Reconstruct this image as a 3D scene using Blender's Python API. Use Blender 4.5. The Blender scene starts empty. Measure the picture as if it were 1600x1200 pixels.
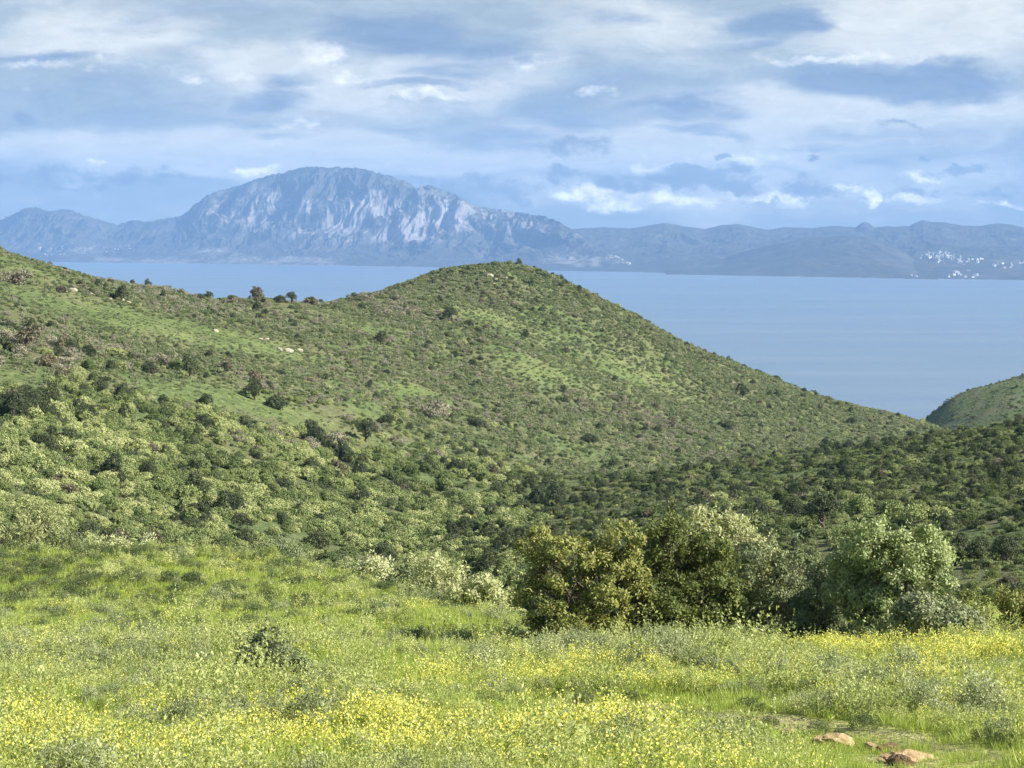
import bpy, bmesh, math, random
import numpy as np
from mathutils import Vector, Matrix

R = math.radians
scene = bpy.context.scene
COL = scene.collection
rng = np.random.default_rng(11)
random.seed(11)

# ------------------------------------------------------------------ camera, sky, sun, exposure
FPX = 3422.0                       # focal length in photo pixels (1600 wide), a 77 mm lens
CAMZ = 300.0                       # metres above the strait
PITCH = math.atan(248.0 / FPX)
cam_data = bpy.data.cameras.new('camera')
cam_data.lens = 77.0; cam_data.sensor_width = 36.0
cam_data.clip_start = 0.5; cam_data.clip_end = 120000.0
cam = bpy.data.objects.new('camera', cam_data)
cam.location = (0, 0, CAMZ); cam.rotation_euler = (math.pi / 2 - PITCH, 0, 0)
COL.objects.link(cam); scene.camera = cam

SUN_EL, SUN_AZ = R(34), R(109)      # azimuth clockwise from the view direction (+Y)
sun_data = bpy.data.lights.new('sun', 'SUN')
sun_data.energy = 5.0; sun_data.angle = R(0.53); sun_data.color = (1.0, 0.95, 0.86)
sun = bpy.data.objects.new('sun', sun_data)
sd = Vector((math.sin(SUN_AZ) * math.cos(SUN_EL), math.cos(SUN_AZ) * math.cos(SUN_EL), math.sin(SUN_EL)))
sun.rotation_euler = sd.to_track_quat('Z', 'Y').to_euler()
COL.objects.link(sun)

scene.view_settings.view_transform = 'Standard'; scene.view_settings.look = 'None'
scene.view_settings.gamma = 1.0; scene.view_settings.use_curve_mapping = False
scene.view_settings.exposure = 1.1
cy = scene.cycles
cy.max_bounces = 6; cy.diffuse_bounces = 3; cy.glossy_bounces = 2; cy.transmission_bounces = 4
cy.transparent_max_bounces = 4; cy.volume_bounces = 1
cy.sample_clamp_indirect = 6.0
cy.use_denoising = True

def ray(px, py):
    u = (px - 800.0) / FPX; v = (600.0 - py) / FPX
    c, s = math.cos(PITCH), math.sin(PITCH)
    return u, c + v * s, -s + v * c            # x, y, z

def azt(px, py):                               # azimuth and tan(depression) of a pixel
    x, y, z = ray(px, py)
    h = math.hypot(x, y)
    return math.atan2(x, y), -z / h

def project(x, y, z):                          # world -> photo pixel (arrays)
    c, s = math.cos(PITCH), math.sin(PITCH)
    dz = z - CAMZ
    f = y * c - dz * s; up = y * s + dz * c
    f = np.where(f < 0.01, 0.01, f)
    return 800 + FPX * x / f, 600 - FPX * up / f

# ---- node helpers
class NT:
    def __init__(s, tree): s.t = tree; s.n = tree.nodes; s.l = tree.links
    def add(s, typ, **kw):
        n = s.n.new(typ)
        for k, v in kw.items(): setattr(n, k, v)
        return n
    def put(s, sock, v):
        if isinstance(v, bpy.types.NodeSocket): s.l.new(v, sock)
        elif v is not None:
            if sock.type == 'RGBA' and len(v) == 3: v = (*v, 1)
            sock.default_value = v
    def math(s, op, a, b=0.0, clamp=False):
        n = s.add('ShaderNodeMath', operation=op, use_clamp=clamp)
        s.put(n.inputs[0], a); s.put(n.inputs[1], b); return n.outputs[0]
    def vmath(s, op, a, b=None, out=0):
        n = s.add('ShaderNodeVectorMath', operation=op)
        s.put(n.inputs[0], a)
        if b is not None:
            s.put(n.inputs[3 if op == 'SCALE' else 1], b)
        return n.outputs['Value'] if op in ('LENGTH', 'DOT_PRODUCT') else n.outputs[0]
    def noise(s, vec, scale, detail=4, rough=0.55, dist=0.0, color=False):
        n = s.add('ShaderNodeTexNoise'); n.normalize = True
        if vec is not None: s.put(n.inputs['Vector'], vec)
        n.inputs['Scale'].default_value = scale; n.inputs['Detail'].default_value = detail
        n.inputs['Roughness'].default_value = rough; n.inputs['Distortion'].default_value = dist
        return n.outputs['Color' if color else 'Fac']
    def smooth(s, v, a, b, lo=0.0, hi=1.0):
        n = s.add('ShaderNodeMapRange', interpolation_type='SMOOTHSTEP')
        s.put(n.inputs[0], v); s.put(n.inputs[1], a); s.put(n.inputs[2], b); s.put(n.inputs[3], lo); s.put(n.inputs[4], hi)
        return n.outputs[0]
    def mix(s, f, a, b):
        n = s.add('ShaderNodeMix', data_type='RGBA')
        s.put(n.inputs[0], f); s.put(n.inputs[6], a); s.put(n.inputs[7], b); return n.outputs[2]
    def ramp(s, f, stops):
        n = s.add('ShaderNodeValToRGB'); s.put(n.inputs[0], f)
        e = n.color_ramp.elements
        while len(e) < len(stops): e.new(0.5)
        for i, (p, c) in enumerate(stops): e[i].position = p; e[i].color = (*c, 1)
        return n.outputs[0]

# ------------------------------------------------------------------ world: Nishita sky with drifting cloud layers
world = bpy.data.worlds.new('World'); scene.world = world; world.use_nodes = True
w = NT(world.node_tree); w.n.clear()
sky = w.add('ShaderNodeTexSky', sky_type='NISHITA')
sky.sun_disc = False; sky.sun_elevation = SUN_EL; sky.sun_rotation = SUN_AZ
sky.altitude = 300; sky.air_density = 1.0; sky.dust_density = 0.6; sky.ozone_density = 2.0
bg_sky = w.add('ShaderNodeBackground'); bg_sky.inputs[1].default_value = 0.055
w.l.new(sky.outputs[0], bg_sky.inputs[0])
D = w.add('ShaderNodeTexCoord').outputs['Generated']
sep = w.add('ShaderNodeSeparateXYZ'); w.l.new(D, sep.inputs[0])
ysafe = w.math('MAXIMUM', sep.outputs[1], 0.08)
pu = w.math('MULTIPLY', w.math('DIVIDE', sep.outputs[0], ysafe), 34.22)
pv = w.math('MULTIPLY', w.math('DIVIDE', sep.outputs[2], ysafe), 34.22)
cb = w.add('ShaderNodeCombineXYZ'); w.put(cb.inputs[0], pu); w.put(cb.inputs[1], pv)
P0 = cb.outputs[0]                                  # sky position, 1 unit = 1.67 degrees
def warp2(P, sx, sy, scale, amp, detail, seed):
    st = w.vmath('ADD', w.vmath('MULTIPLY', P, (sx, sy, 1)), (seed, seed * 1.7, seed))
    c = w.vmath('SUBTRACT', w.noise(st, scale, detail, 0.6, color=True), (0.5, 0.5, 0.5))
    return w.vmath('ADD', P, w.vmath('MULTIPLY', c, amp))
def blob(P, px, py, rx, ry, wt):
    x, y, z = ray(px, py)
    c = (x / y * 34.22, z / y * 34.22, 0)
    q = w.vmath('MULTIPLY', w.vmath('SUBTRACT', P, c), (100.0 / rx, 100.0 / ry, 0))
    return w.smooth(w.vmath('LENGTH', q), 1.45, 0.25, 0.0, wt)
def union(vals):
    a = vals[0]
    for b in vals[1:]: a = w.math('MAXIMUM', a, b)
    return a
# the open sky: high veil and slate patches over the whole dome
gen1 = w.noise(w.vmath('MULTIPLY', D, (1, 1, 4.5)), 3.2, 4, 0.55, 0.4)
gen2 = w.noise(w.vmath('MULTIPLY', D, (1, 1, 9)), 9.0, 4, 0.6, 0.3)
veil_g = w.smooth(w.math('ADD', w.math('MULTIPLY', gen1, 0.7), w.math('MULTIPLY', gen2, 0.3)), 0.38, 0.60, 0, 0.45)
slate_g = w.smooth(gen2, 0.55, 0.70, 0, 0.6)
C_BLUE, C_VEIL, C_SLATE, C_PUFF, C_WHITE = (0.23, 0.28, 0.315), (0.46, 0.475, 0.455), (0.14, 0.195, 0.28), (0.13, 0.17, 0.22), (0.74, 0.72, 0.66)
SKYK = 0.92
cg = w.mix(slate_g, w.mix(veil_g, C_BLUE, C_VEIL), C_SLATE)
bg_gen = w.add('ShaderNodeBackground'); w.put(bg_gen.inputs[0], cg); bg_gen.inputs[1].default_value = SKYK
msg = w.add('ShaderNodeMixShader'); w.put(msg.inputs[0], w.math('ADD', w.math('MULTIPLY', veil_g, 0.6), slate_g, True))
w.l.new(bg_sky.outputs[0], msg.inputs[1]); w.l.new(bg_gen.outputs[0], msg.inputs[2])
# the cloud banks standing over the far shore
nA = w.noise(w.vmath('MULTIPLY', P0, (0.42, 1.55, 1)), 1.15, 7, 0.58, 0.35)
nB = w.noise(w.vmath('MULTIPLY', P0, (1.0, 1.5, 1)), 2.3, 7, 0.6, 0.15)
Pw = warp2(P0, 0.5, 1.2, 0.9, (2.6, 0.9, 0), 5, 3.1)
Pp = warp2(P0, 1.0, 1.3, 2.2, (1.1, 0.55, 0), 6, 9.4)
VEILS = [(150, 50, 200, 50, .8), (330, 235, 430, 38, .95), (1050, 225, 340, 48, .95), (1240, 165, 280, 40, .85), (1480, 40, 240, 70, .8), (700, 120, 180, 45, .7), (720, 250, 210, 28, .9), (480, 120, 220, 60, .75), (1000, 40, 200, 60, .55), (1500, 170, 200, 50, .6), (1150, 300, 420, 34, .75), (420, 262, 320, 18, .8), (1450, 280, 220, 34, .6)]
veil_f = union([blob(Pw, *b) for b in VEILS])
veil_f = w.smooth(w.math('ADD', veil_f, w.math('MULTIPLY', w.math('SUBTRACT', nA, 0.5), 1.7)), -0.12, 0.75)
SLATE = [(640, 60, 200, 58, 1.), (1245, 38, 110, 36, 1.1), (1390, 132, 250, 36, 1.15), (960, 160, 240, 70, .8), (70, 90, 150, 16, .95), (405, 155, 120, 30, .8), (470, 122, 95, 20, .75), (200, 150, 290, 60, .7),
         (25, 183, 50, 12, 1.), (430, 212, 70, 9, .75), (800, 215, 180, 28, .85), (300, 25, 320, 42, .6), (730, 105, 130, 32, .8), (1100, 203, 85, 13, .75), (1300, 222, 170, 10, .6), (1480, 200, 170, 20, .6), (650, 132, 120, 10, .72), (900, 30, 170, 32, .55), (1180, 70, 70, 14, .8)]
slate_f = union([blob(Pw, *b) for b in SLATE])
slate_f = w.smooth(w.math('ADD', slate_f, w.math('MULTIPLY', w.math('SUBTRACT', nA, 0.5), 1.9)), 0.30, 1.15)
WHITE = [(505, 85, 50, 20, .9), (548, 122, 38, 10, .8), (650, 146, 80, 9, .8), (400, 268, 42, 13, 1.), (822, 97, 36, 15, .75), (1310, 92, 160, 11, .8), (146, 255, 24, 9, .9), (120, 285, 40, 8, .8),
         (868, 306, 42, 13, .95), (922, 300, 34, 17, 1.05), (965, 320, 60, 12, .8), (1060, 312, 110, 14, .85), (1310, 293, 30, 10, 1.1), (1358, 306, 22, 15, 1.1), (1225, 314, 50, 11, .8), (1430, 312, 70, 11, .75),
         (1575, 322, 60, 8, .7), (1450, 275, 50, 10, .75), (1020, 262, 60, 12, .8), (490, 190, 55, 12, .75), (90, 100, 160, 9, .65), (330, 120, 100, 11, .65), (930, 145, 34, 16, .65), (1120, 250, 120, 20, .6), (1330, 190, 60, 8, .6)]
white_f = union([blob(Pp, *b) for b in WHITE])
white_f = w.smooth(w.math('ADD', white_f, w.math('MULTIPLY', w.math('SUBTRACT', nB, 0.5), 2.4)), 0.22, 1.75)
PUFF = [(985, 288, 72, 22, .95), (1090, 275, 130, 24, 1.), (1150, 292, 66, 18, 1.), (1265, 293, 76, 20, .95), (1130, 246, 17, 10, 1.), (1283, 248, 15, 5, .95), (1440, 246, 17, 6, .95), (1500, 268, 64, 13, .95), (900, 232, 75, 30, .78), (888, 274, 45, 16, .75),
        (745, 300, 125, 32, .8), (655, 282, 45, 16, .75), (805, 300, 66, 30, .75), (130, 282, 150, 22, .75), (40, 275, 70, 16, .7), (1390, 195, 90, 11, .65), (1560, 300, 66, 10, .7), (1440, 300, 100, 9, .65), (250, 272, 130, 13, .65), (1200, 318, 80, 6, .6)]
puff_f = union([blob(Pp, *b) for b in PUFF])
puff_f = w.smooth(w.math('ADD', puff_f, w.math('MULTIPLY', w.math('SUBTRACT', nB, 0.5), 1.9)), 0.38, 0.95, 0, 0.8)
cc = w.mix(veil_f, C_BLUE, C_VEIL)
cc = w.mix(slate_f, cc, C_SLATE)
low = w.smooth(pv, 2.6, 0.3, 1.0, 1.75)                     # lower white clouds brightened to show through the haze
cw = w.add('ShaderNodeVectorMath', operation='SCALE'); cw.inputs[0].default_value = C_WHITE; w.put(cw.inputs[3], low)
cc = w.mix(white_f, cc, cw.outputs[0])
cc = w.mix(puff_f, cc, C_PUFF)
nC = w.noise(w.vmath('MULTIPLY', Pw, (0.8, 3.2, 1)), 1.6, 8, 0.66, 0.5)
ct = w.add('ShaderNodeVectorMath', operation='SCALE'); w.put(ct.inputs[0], cc); w.put(ct.inputs[3], w.smooth(nC, 0.25, 0.75, 0.90, 1.10)); cc = ct.outputs[0]
bg_cl = w.add('ShaderNodeBackground'); w.l.new(cc, bg_cl.inputs[0]); bg_cl.inputs[1].default_value = SKYK
ms = w.add('ShaderNodeMixShader')
w.put(ms.inputs[0], w.math('MULTIPLY', w.math('MULTIPLY', w.smooth(sep.outputs[1], 0.80, 0.94), w.smooth(sep.outputs[2], 0.24, 0.12)), w.smooth(sep.outputs[2], -0.05, -0.02)))
w.l.new(msg.outputs[0], ms.inputs[1]); w.l.new(bg_cl.outputs[0], ms.inputs[2])
wo = w.add('ShaderNodeOutputWorld'); w.l.new(ms.outputs[0], wo.inputs[0])

# ------------------------------------------------------------------ generic helpers
def tag(o, label=None, cat=None, group=None, kind=None):
    if label: o['label'] = label
    if cat: o['category'] = cat
    if group: o['group'] = group
    if kind: o['kind'] = kind
    return o

def obj(name, mesh, parent=None, loc=(0, 0, 0), link=True):
    o = bpy.data.objects.new(name, mesh)
    o.location = loc
    if parent is not None: o.parent = parent
    if link: COL.objects.link(o)
    return o

def mesh_np(name, verts, faces, mats, fmat=None, smooth=False):
    """verts (n,3); faces (m,k) array, all of one size"""
    me = bpy.data.meshes.new(name)
    verts = np.ascontiguousarray(verts, np.float32); faces = np.ascontiguousarray(faces, np.int32)
    m, k = faces.shape
    me.vertices.add(len(verts)); me.vertices.foreach_set('co', verts.ravel())
    me.loops.add(m * k); me.loops.foreach_set('vertex_index', faces.ravel())
    me.polygons.add(m); me.polygons.foreach_set('loop_start', np.arange(0, m * k, k, dtype=np.int32))
    for mt in (mats if isinstance(mats, (list, tuple)) else [mats]): me.materials.append(mt)
    if fmat is not None: me.polygons.foreach_set('material_index', np.ascontiguousarray(fmat, np.int32))
    me.polygons.foreach_set('use_smooth', np.full(m, smooth, dtype=bool))
    me.update(calc_edges=True)
    return me

def attr(me, name, vals):
    a = me.attributes.new(name, 'FLOAT', 'POINT')
    a.data.foreach_set('value', np.ascontiguousarray(vals, np.float32))

def _hash(ix, iy, seed):
    h = (ix.astype(np.int64) * 374761393 + iy.astype(np.int64) * 668265263 + seed * 1442695041) & 0xFFFFFFFF
    h = ((h ^ (h >> 13)) * 1274126177) & 0xFFFFFFFF
    h = (h ^ (h >> 16)) & 0xFFFFFFFF
    return h / 4294967295.0
def vnoise(x, y, seed=0):
    xi = np.floor(x); yi = np.floor(y); xf = x - xi; yf = y - yi
    u = xf * xf * xf * (xf * (xf * 6 - 15) + 10); v = yf * yf * yf * (yf * (yf * 6 - 15) + 10)
    def g(a, b):
        t = _hash(a, b, seed) * 2 * np.pi
        return np.cos(t) * (x - a) + np.sin(t) * (y - b)
    a = g(xi, yi); b = g(xi + 1, yi); c = g(xi, yi + 1); d = g(xi + 1, yi + 1)
    return (a + (b - a) * u + (c - a) * v + (a - b - c + d) * u * v) * 1.5      # about -1..1
def fbm(x, y, o=5, seed=0, gain=0.5):
    s = 0; a = 1.0
    for i in range(o):
        s = s + a * vnoise(x, y, seed + i * 17); x = x * 2.03 + 11.3; y = y * 2.03 + 5.7; a *= gain
    return s
def ridged(x, y, o=4, seed=0, gain=0.5):
    s = 0; a = 1.0; n = 0
    for i in range(o):
        s = s + a * (1 - np.abs(vnoise(x, y, seed + i * 31)) * 1.6); n += a
        x = x * 2.07 + 3.1; y = y * 2.07 + 8.9; a *= gain
    return s / n
def sstep(a, b, x):
    t = np.clip((x - a) / (b - a), 0, 1); return t * t * (3 - 2 * t)

# ------------------------------------------------------------------ materials
def new_mat(name):
    m = bpy.data.materials.new(name); m.use_nodes = True
    t = NT(m.node_tree); t.n.clear()
    out = t.add('ShaderNodeOutputMaterial')
    return m, t, out

def leaf_mat(name, cols, trans=0.28, island=0.5, rough=0.55, tcol=None):
    """cols: three colours from dark to light; varies by plant and by leaf"""
    m, t, out = new_mat(name)
    oi = t.add('ShaderNodeObjectInfo'); ge = t.add('ShaderNodeNewGeometry')
    f = t.math('ADD', t.math('MULTIPLY', oi.outputs['Random'], 1 - island), t.math('MULTIPLY', ge.outputs['Random Per Island'], island))
    c = t.ramp(f, [(0.1, cols[0]), (0.5, cols[1]), (0.9, cols[2])])
    b = t.add('ShaderNodeBsdfPrincipled'); t.put(b.inputs['Base Color'], c)
    b.inputs['Roughness'].default_value = rough; b.inputs['Specular IOR Level'].default_value = 0.25
    tr = t.add('ShaderNodeBsdfTranslucent')
    t.put(tr.inputs[0], t.mix(0.5, c, tcol or (cols[2][0] * 1.1, cols[2][1] * 1.15, cols[2][2] * 0.6)))
    mx = t.add('ShaderNodeMixShader'); mx.inputs[0].default_value = trans
    t.l.new(b.outputs[0], mx.inputs[1]); t.l.new(tr.outputs[0], mx.inputs[2]); t.l.new(mx.outputs[0], out.inputs[0])
    return m

def plain_mat(name, c1, c2, scale=3.0, rough=0.9, bump=0.3, obj_space=True):
    m, t, out = new_mat(name)
    tc = t.add('ShaderNodeTexCoord').outputs['Object']
    n = t.noise(tc, scale, 6, 0.6)
    c = t.ramp(n, [(0.3, c1), (0.7, c2)])
    b = t.add('ShaderNodeBsdfPrincipled'); t.put(b.inputs['Base Color'], c)
    b.inputs['Roughness'].default_value = rough; b.inputs['Specular IOR Level'].default_value = 0.2
    bp = t.add('ShaderNodeBump'); bp.inputs['Strength'].default_value = bump; bp.inputs['Distance'].default_value = 0.05
    t.put(bp.inputs['Height'], t.noise(tc, scale * 4, 6, 0.65)); t.l.new(bp.outputs[0], b.inputs['Normal'])
    t.l.new(b.outputs[0], out.inputs[0])
    return m

M = {}
M['olive'] = leaf_mat('olive_leaf', [(0.16, 0.205, 0.07), (0.29, 0.35, 0.135), (0.48, 0.525, 0.26)], 0.22, 0.5)
M['pale_olive'] = leaf_mat('pale_olive_leaf', [(0.25, 0.27, 0.11), (0.40, 0.42, 0.19), (0.56, 0.57, 0.33)], 0.22, 0.5)
M['lentisk'] = leaf_mat('lentisk_leaf', [(0.07, 0.097, 0.024), (0.18, 0.21, 0.054), (0.39, 0.375, 0.11)], 0.2, 0.5)
M['greybush'] = leaf_mat('grey_bush_leaf', [(0.12, 0.15, 0.065), (0.205, 0.24, 0.11), (0.32, 0.345, 0.19)], 0.2, 0.5)
M['scrub'] = leaf_mat('scrub_leaf', [(0.125, 0.17, 0.055), (0.26, 0.31, 0.108), (0.45, 0.475, 0.205)], 0.16, 0.2)
M['deep'] = leaf_mat('deep_scrub_leaf', [(0.075, 0.105, 0.034), (0.155, 0.198, 0.063), (0.30, 0.335, 0.13)], 0.16, 0.3)  # darker scrub leaf: shade of the right slope as colour, also valley thickets
M['scrub2'] = leaf_mat('heath_leaf', [(0.125, 0.165, 0.07), (0.195, 0.235, 0.105), (0.31, 0.32, 0.185)], 0.25, 0.25)
M['dark'] = leaf_mat('dark_evergreen_leaf', [(0.045, 0.062, 0.028), (0.075, 0.095, 0.042), (0.125, 0.145, 0.062)], 0.25, 0.5)
M['dry'] = leaf_mat('dry_twig', [(0.20, 0.19, 0.12), (0.29, 0.27, 0.185), (0.38, 0.355, 0.26)], 0.15, 0.5)
M['brown'] = leaf_mat('brown_leaf', [(0.10, 0.095, 0.055), (0.165, 0.15, 0.085), (0.24, 0.205, 0.13)], 0.2, 0.5)
M['herb'] = leaf_mat('herb_leaf', [(0.23, 0.28, 0.08), (0.41, 0.455, 0.15), (0.62, 0.64, 0.29)], 0.35, 0.5)
M['greyherb'] = leaf_mat('grey_herb_leaf', [(0.17, 0.205, 0.095), (0.28, 0.315, 0.155), (0.44, 0.465, 0.25)], 0.3, 0.4)
M['tussock'] = leaf_mat('tussock_leaf', [(0.07, 0.10, 0.035), (0.12, 0.155, 0.055), (0.20, 0.23, 0.09)], 0.25, 0.4)
M['grass'] = leaf_mat('grass_blade', [(0.20, 0.285, 0.05), (0.33, 0.41, 0.08), (0.50, 0.545, 0.16)], 0.38, 0.5)
M['stem'] = leaf_mat('flower_stem', [(0.20, 0.255, 0.055), (0.31, 0.355, 0.09), (0.44, 0.46, 0.17)], 0.38, 0.5)
M['petal'] = leaf_mat('yellow_petal', [(0.70, 0.67, 0.10), (0.80, 0.77, 0.17), (0.86, 0.84, 0.32)], 0.38, 0.6, tcol=(0.85, 0.80, 0.10))
M['bark'] = plain_mat('bark', (0.07, 0.055, 0.04), (0.16, 0.13, 0.10), 6, 0.95, 0.6)
M['lime'] = plain_mat('limestone', (0.26, 0.235, 0.17), (0.46, 0.42, 0.31), 1.2, 0.9, 0.5)
M['sandst'] = plain_mat('sandstone', (0.30, 0.19, 0.09), (0.62, 0.47, 0.26), 2.6, 0.9, 0.8)
M['pit'] = plain_mat('pitted_rock', (0.05, 0.028, 0.016), (0.40, 0.28, 0.15), 4.5, 0.95, 1.0)
M['wall'] = plain_mat('whitewash', (0.50, 0.48, 0.45), (0.72, 0.70, 0.66), 0.05, 0.8, 0.0)

# ------------------------------------------------------------------ near terrain: one height field from surveyed points
CP = []      # (az, ln distance, tan depression)
def cp(px, py, d):
    a, t = azt(px, py); CP.append((a, math.log(d), t))
def cz(px, d, z):                                # a point no sight line reaches: height below the camera
    CP.append((math.atan2(px - 800.0, FPX), math.log(d), -z / d))
for px in (-700, 100, 800, 1500, 2300):
    cz(px, 4, -3.0); cz(px, 12, -4.2)
for px in (-500, -150, 0, 400, 800, 1200, 1600, 1800, 2200):
    for py, d in ((1200, 26), (1150, 31), (1100, 37), (1050, 44)): cp(px, py, d)
for px in (800, 950, 1100, 1250, 1400, 1600, 1800, 2200):
    cp(px, 1022 if px < 1500 else 1006, 52); cz(px, 62, -12.4); cz(px, 85, -18.5)
for px, py, d in ((-500, 1000, 60), (-150, 1000, 60), (0, 1000, 60), (200, 1000, 60), (400, 1003, 60), (600, 1003, 58), (-150, 945, 80), (0, 945, 80), (200, 945, 80),
                  (400, 948, 79), (600, 960, 73), (720, 975, 66), (-500, 872, 106), (-150, 872, 106), (0, 874, 105), (120, 880, 106), (250, 884, 108), (400, 890, 110), (500, 898, 110),
                  (600, 920, 98), (700, 945, 84), (790, 970, 72)): cp(px, py, d)
for px, d, z in ((-500, 135, -25), (-150, 135, -25), (0, 135, -25.0), (250, 138, -26), (450, 140, -28), (600, 130, -26), (700, 115, -24), (800, 100, -21), (0, 165, -29.5), (250, 170, -32), (450, 180, -36), (650, 180, -36), (800, 160, -32)):
    cz(px, d, z)
for px, py, d in ((1000, 850, 205), (1200, 905, 150), (1400, 910, 135), (1550, 950, 105), (1600, 900, 130), (1600, 800, 195), (1600, 726, 300), (1600, 668, 385),
                  (1450, 800, 215), (1450, 720, 330), (1470, 684, 425), (1300, 800, 240), (1300, 740, 340), (1300, 702, 425), (1150, 800, 265), (1150, 745, 360), (1150, 722, 435),
                  (1050, 770, 350), (1050, 733, 430), (950, 800, 310), (950, 765, 390), (850, 860, 215), (850, 810, 320), (1000, 900, 150), (850, 905, 150),
                  (1800, 900, 130), (1800, 760, 200), (1800, 640, 395), (2200, 880, 130), (2200, 700, 220), (2200, 540, 420)): cp(px, py, d)
for px, py, d in ((500, 880, 255), (600, 862, 285), (700, 835, 320), (760, 805, 375), (880, 755, 470), (980, 733, 520)): cp(px, py, d)
for px, d, z in ((1100, 520, -59), (1200, 560, -63), (1300, 560, -62), (1450, 560, -64), (1600, 520, -54), (1600, 800, -86), (1450, 700, -72), (1800, 560, -60)): cz(px, d, z)
SLOPE = [(-500, 860, 200), (-500, 700, 270), (-500, 500, 410), (-500, 300, 560), (-150, 850, 200), (-150, 700, 270), (-150, 500, 415), (-150, 340, 560),
         (0, 852, 200), (0, 780, 232), (0, 700, 275), (0, 600, 335), (0, 500, 425), (0, 440, 500), (0, 391, 565),
         (60, 408, 565), (130, 432, 560), (100, 560, 375), (200, 855, 215), (200, 780, 262), (200, 700, 315), (200, 600, 385), (200, 520, 460), (200, 464, 545),
         (300, 469, 570), (400, 800, 275), (400, 700, 350), (400, 600, 430), (400, 520, 515), (400, 472, 600), (500, 467, 640), (500, 830, 285), (500, 700, 380),
         (600, 760, 370), (600, 650, 450), (600, 550, 555), (600, 495, 625), (580, 456, 690), (650, 436, 725), (700, 422, 745), (760, 419, 760), (820, 426, 765),
         (770, 470, 695), (770, 550, 612), (770, 650, 520), (770, 735, 440), (860, 437, 770), (900, 454, 772), (900, 520, 695), (900, 600, 612), (900, 690, 530),
         (950, 477, 775), (1000, 502, 778), (1000, 600, 682), (1000, 690, 585), (1075, 540, 780), (1150, 576, 783), (1150, 640, 695), (1225, 604, 788), (1300, 628, 792), (1300, 672, 735), (1380, 645, 798), (1440, 660, 803)]
for p in SLOPE: cp(*p)
for px, d, z in ((-500, 700, -60), (-150, 700, -60), (0, 700, -50), (200, 700, -60), (400, 760, -62), (590, 850, -60), (770, 920, -52), (900, 930, -62), (1000, 930, -72), (1150, 930, -88), (1300, 940, -98), (1440, 960, -106),
                 (0, 1000, -190), (400, 1050, -190), (770, 1200, -190), (1000, 1200, -190), (1200, 1200, -190), (1350, 1200, -165)): cz(px, d, z)
for px, py, d in ((1425, 654, 1190), (1450, 648, 1200), (1475, 641, 1210), (1500, 638, 1220), (1550, 621, 1260), (1600, 607, 1300), (1700, 570, 1320), (1800, 550, 1330), (2200, 500, 1330), (1560, 640, 1100), (1600, 622, 1150)): cp(px, py, d)
cz(1600, 950, -93); cz(1345, 1180, -150); cz(1480, 1450, -200); cz(1600, 1550, -190); cz(1800, 1550, -190); cz(2200, 1500, -180)
for px in (-700, -300, 200, 700, 1200, 1700, 2300): cz(px, 2300, -330); cz(px, 3000, -345)
CP = np.array(CP)
RC = 0.03
def _k(d2): return np.sqrt(d2 + RC * RC)
_d2 = (CP[:, None, 0] - CP[None, :, 0]) ** 2 + (CP[:, None, 1] - CP[None, :, 1]) ** 2
_n = len(CP)
_A = np.zeros((_n + 1, _n + 1)); _A[:_n, :_n] = _k(_d2) - 0.004 * np.eye(_n); _A[:_n, _n] = 1; _A[_n, :_n] = 1
_W = np.linalg.solve(_A, np.append(CP[:, 2], 0))
def tdep(az, ln):
    az = np.asarray(az, float); ln = np.asarray(ln, float)
    sh = az.shape; a = az.ravel(); l = ln.ravel(); out = np.empty(a.size)
    for i in range(0, a.size, 40000):
        d2 = (a[i:i + 40000, None] - CP[None, :, 0]) ** 2 + (l[i:i + 40000, None] - CP[None, :, 1]) ** 2
        out[i:i + 40000] = _k(d2) @ _W[:_n] + _W[_n]
    return out.reshape(sh)
def rough_z(x, y, d):
    far = sstep(110, 220, d)
    z = far * (1.5 * fbm(x / 55, y / 55, 4, 5) + 0.9 * (ridged(x / 38 + 0.3 * vnoise(x / 60, y / 60, 3), y / 90, 3, 8) - 0.6))
    z = z * np.clip(d / 500, 0.5, 1.3)
    z = z + (1 - far) * 0.16 * fbm(x / 5.5, y / 5.5, 4, 21) * sstep(6, 20, d)
    return z

daz_in = 0.00145
az_axis = np.concatenate([np.linspace(-0.5, -0.27, 40, endpoint=False), np.arange(-0.27, 0.27, daz_in), np.linspace(0.27, 0.5, 40)])
ln_axis = np.concatenate([np.linspace(math.log(3), math.log(20), 60, endpoint=False), np.linspace(math.log(20), math.log(1000), 560, endpoint=False), np.linspace(math.log(1000), math.log(2900), 110)])
AZ, LN = np.meshgrid(az_axis, ln_axis)
DD = np.exp(LN)
X = DD * np.sin(AZ); Y = DD * np.cos(AZ)
# coarse evaluation of the smooth base, then interpolate onto the fine grid
ga = np.linspace(-0.5, 0.5, 300); gl = np.linspace(math.log(3), math.log(2900), 500)
GT = tdep(*np.meshgrid(ga, gl))
def tbase(az, ln):
    fa = np.clip((az + 0.5) / 1.0 * 299, 0, 298.999); fl = np.clip((ln - gl[0]) / (gl[-1] - gl[0]) * 499, 0, 498.999)
    ia = fa.astype(int); il = fl.astype(int); u = fa - ia; v = fl - il
    return (GT[il, ia] * (1 - u) + GT[il, ia + 1] * u) * (1 - v) + (GT[il + 1, ia] * (1 - u) + GT[il + 1, ia + 1] * u) * v
def ground_z(x, y):
    x = np.asarray(x, float); y = np.asarray(y, float)
    d = np.hypot(x, y); az = np.arctan2(x, y)
    return CAMZ - d * tbase(az, np.log(d)) + rough_z(x, y, d)
Z = ground_z(X, Y)
_lprof = np.linspace(math.log(14), math.log(2000), 3000)
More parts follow.
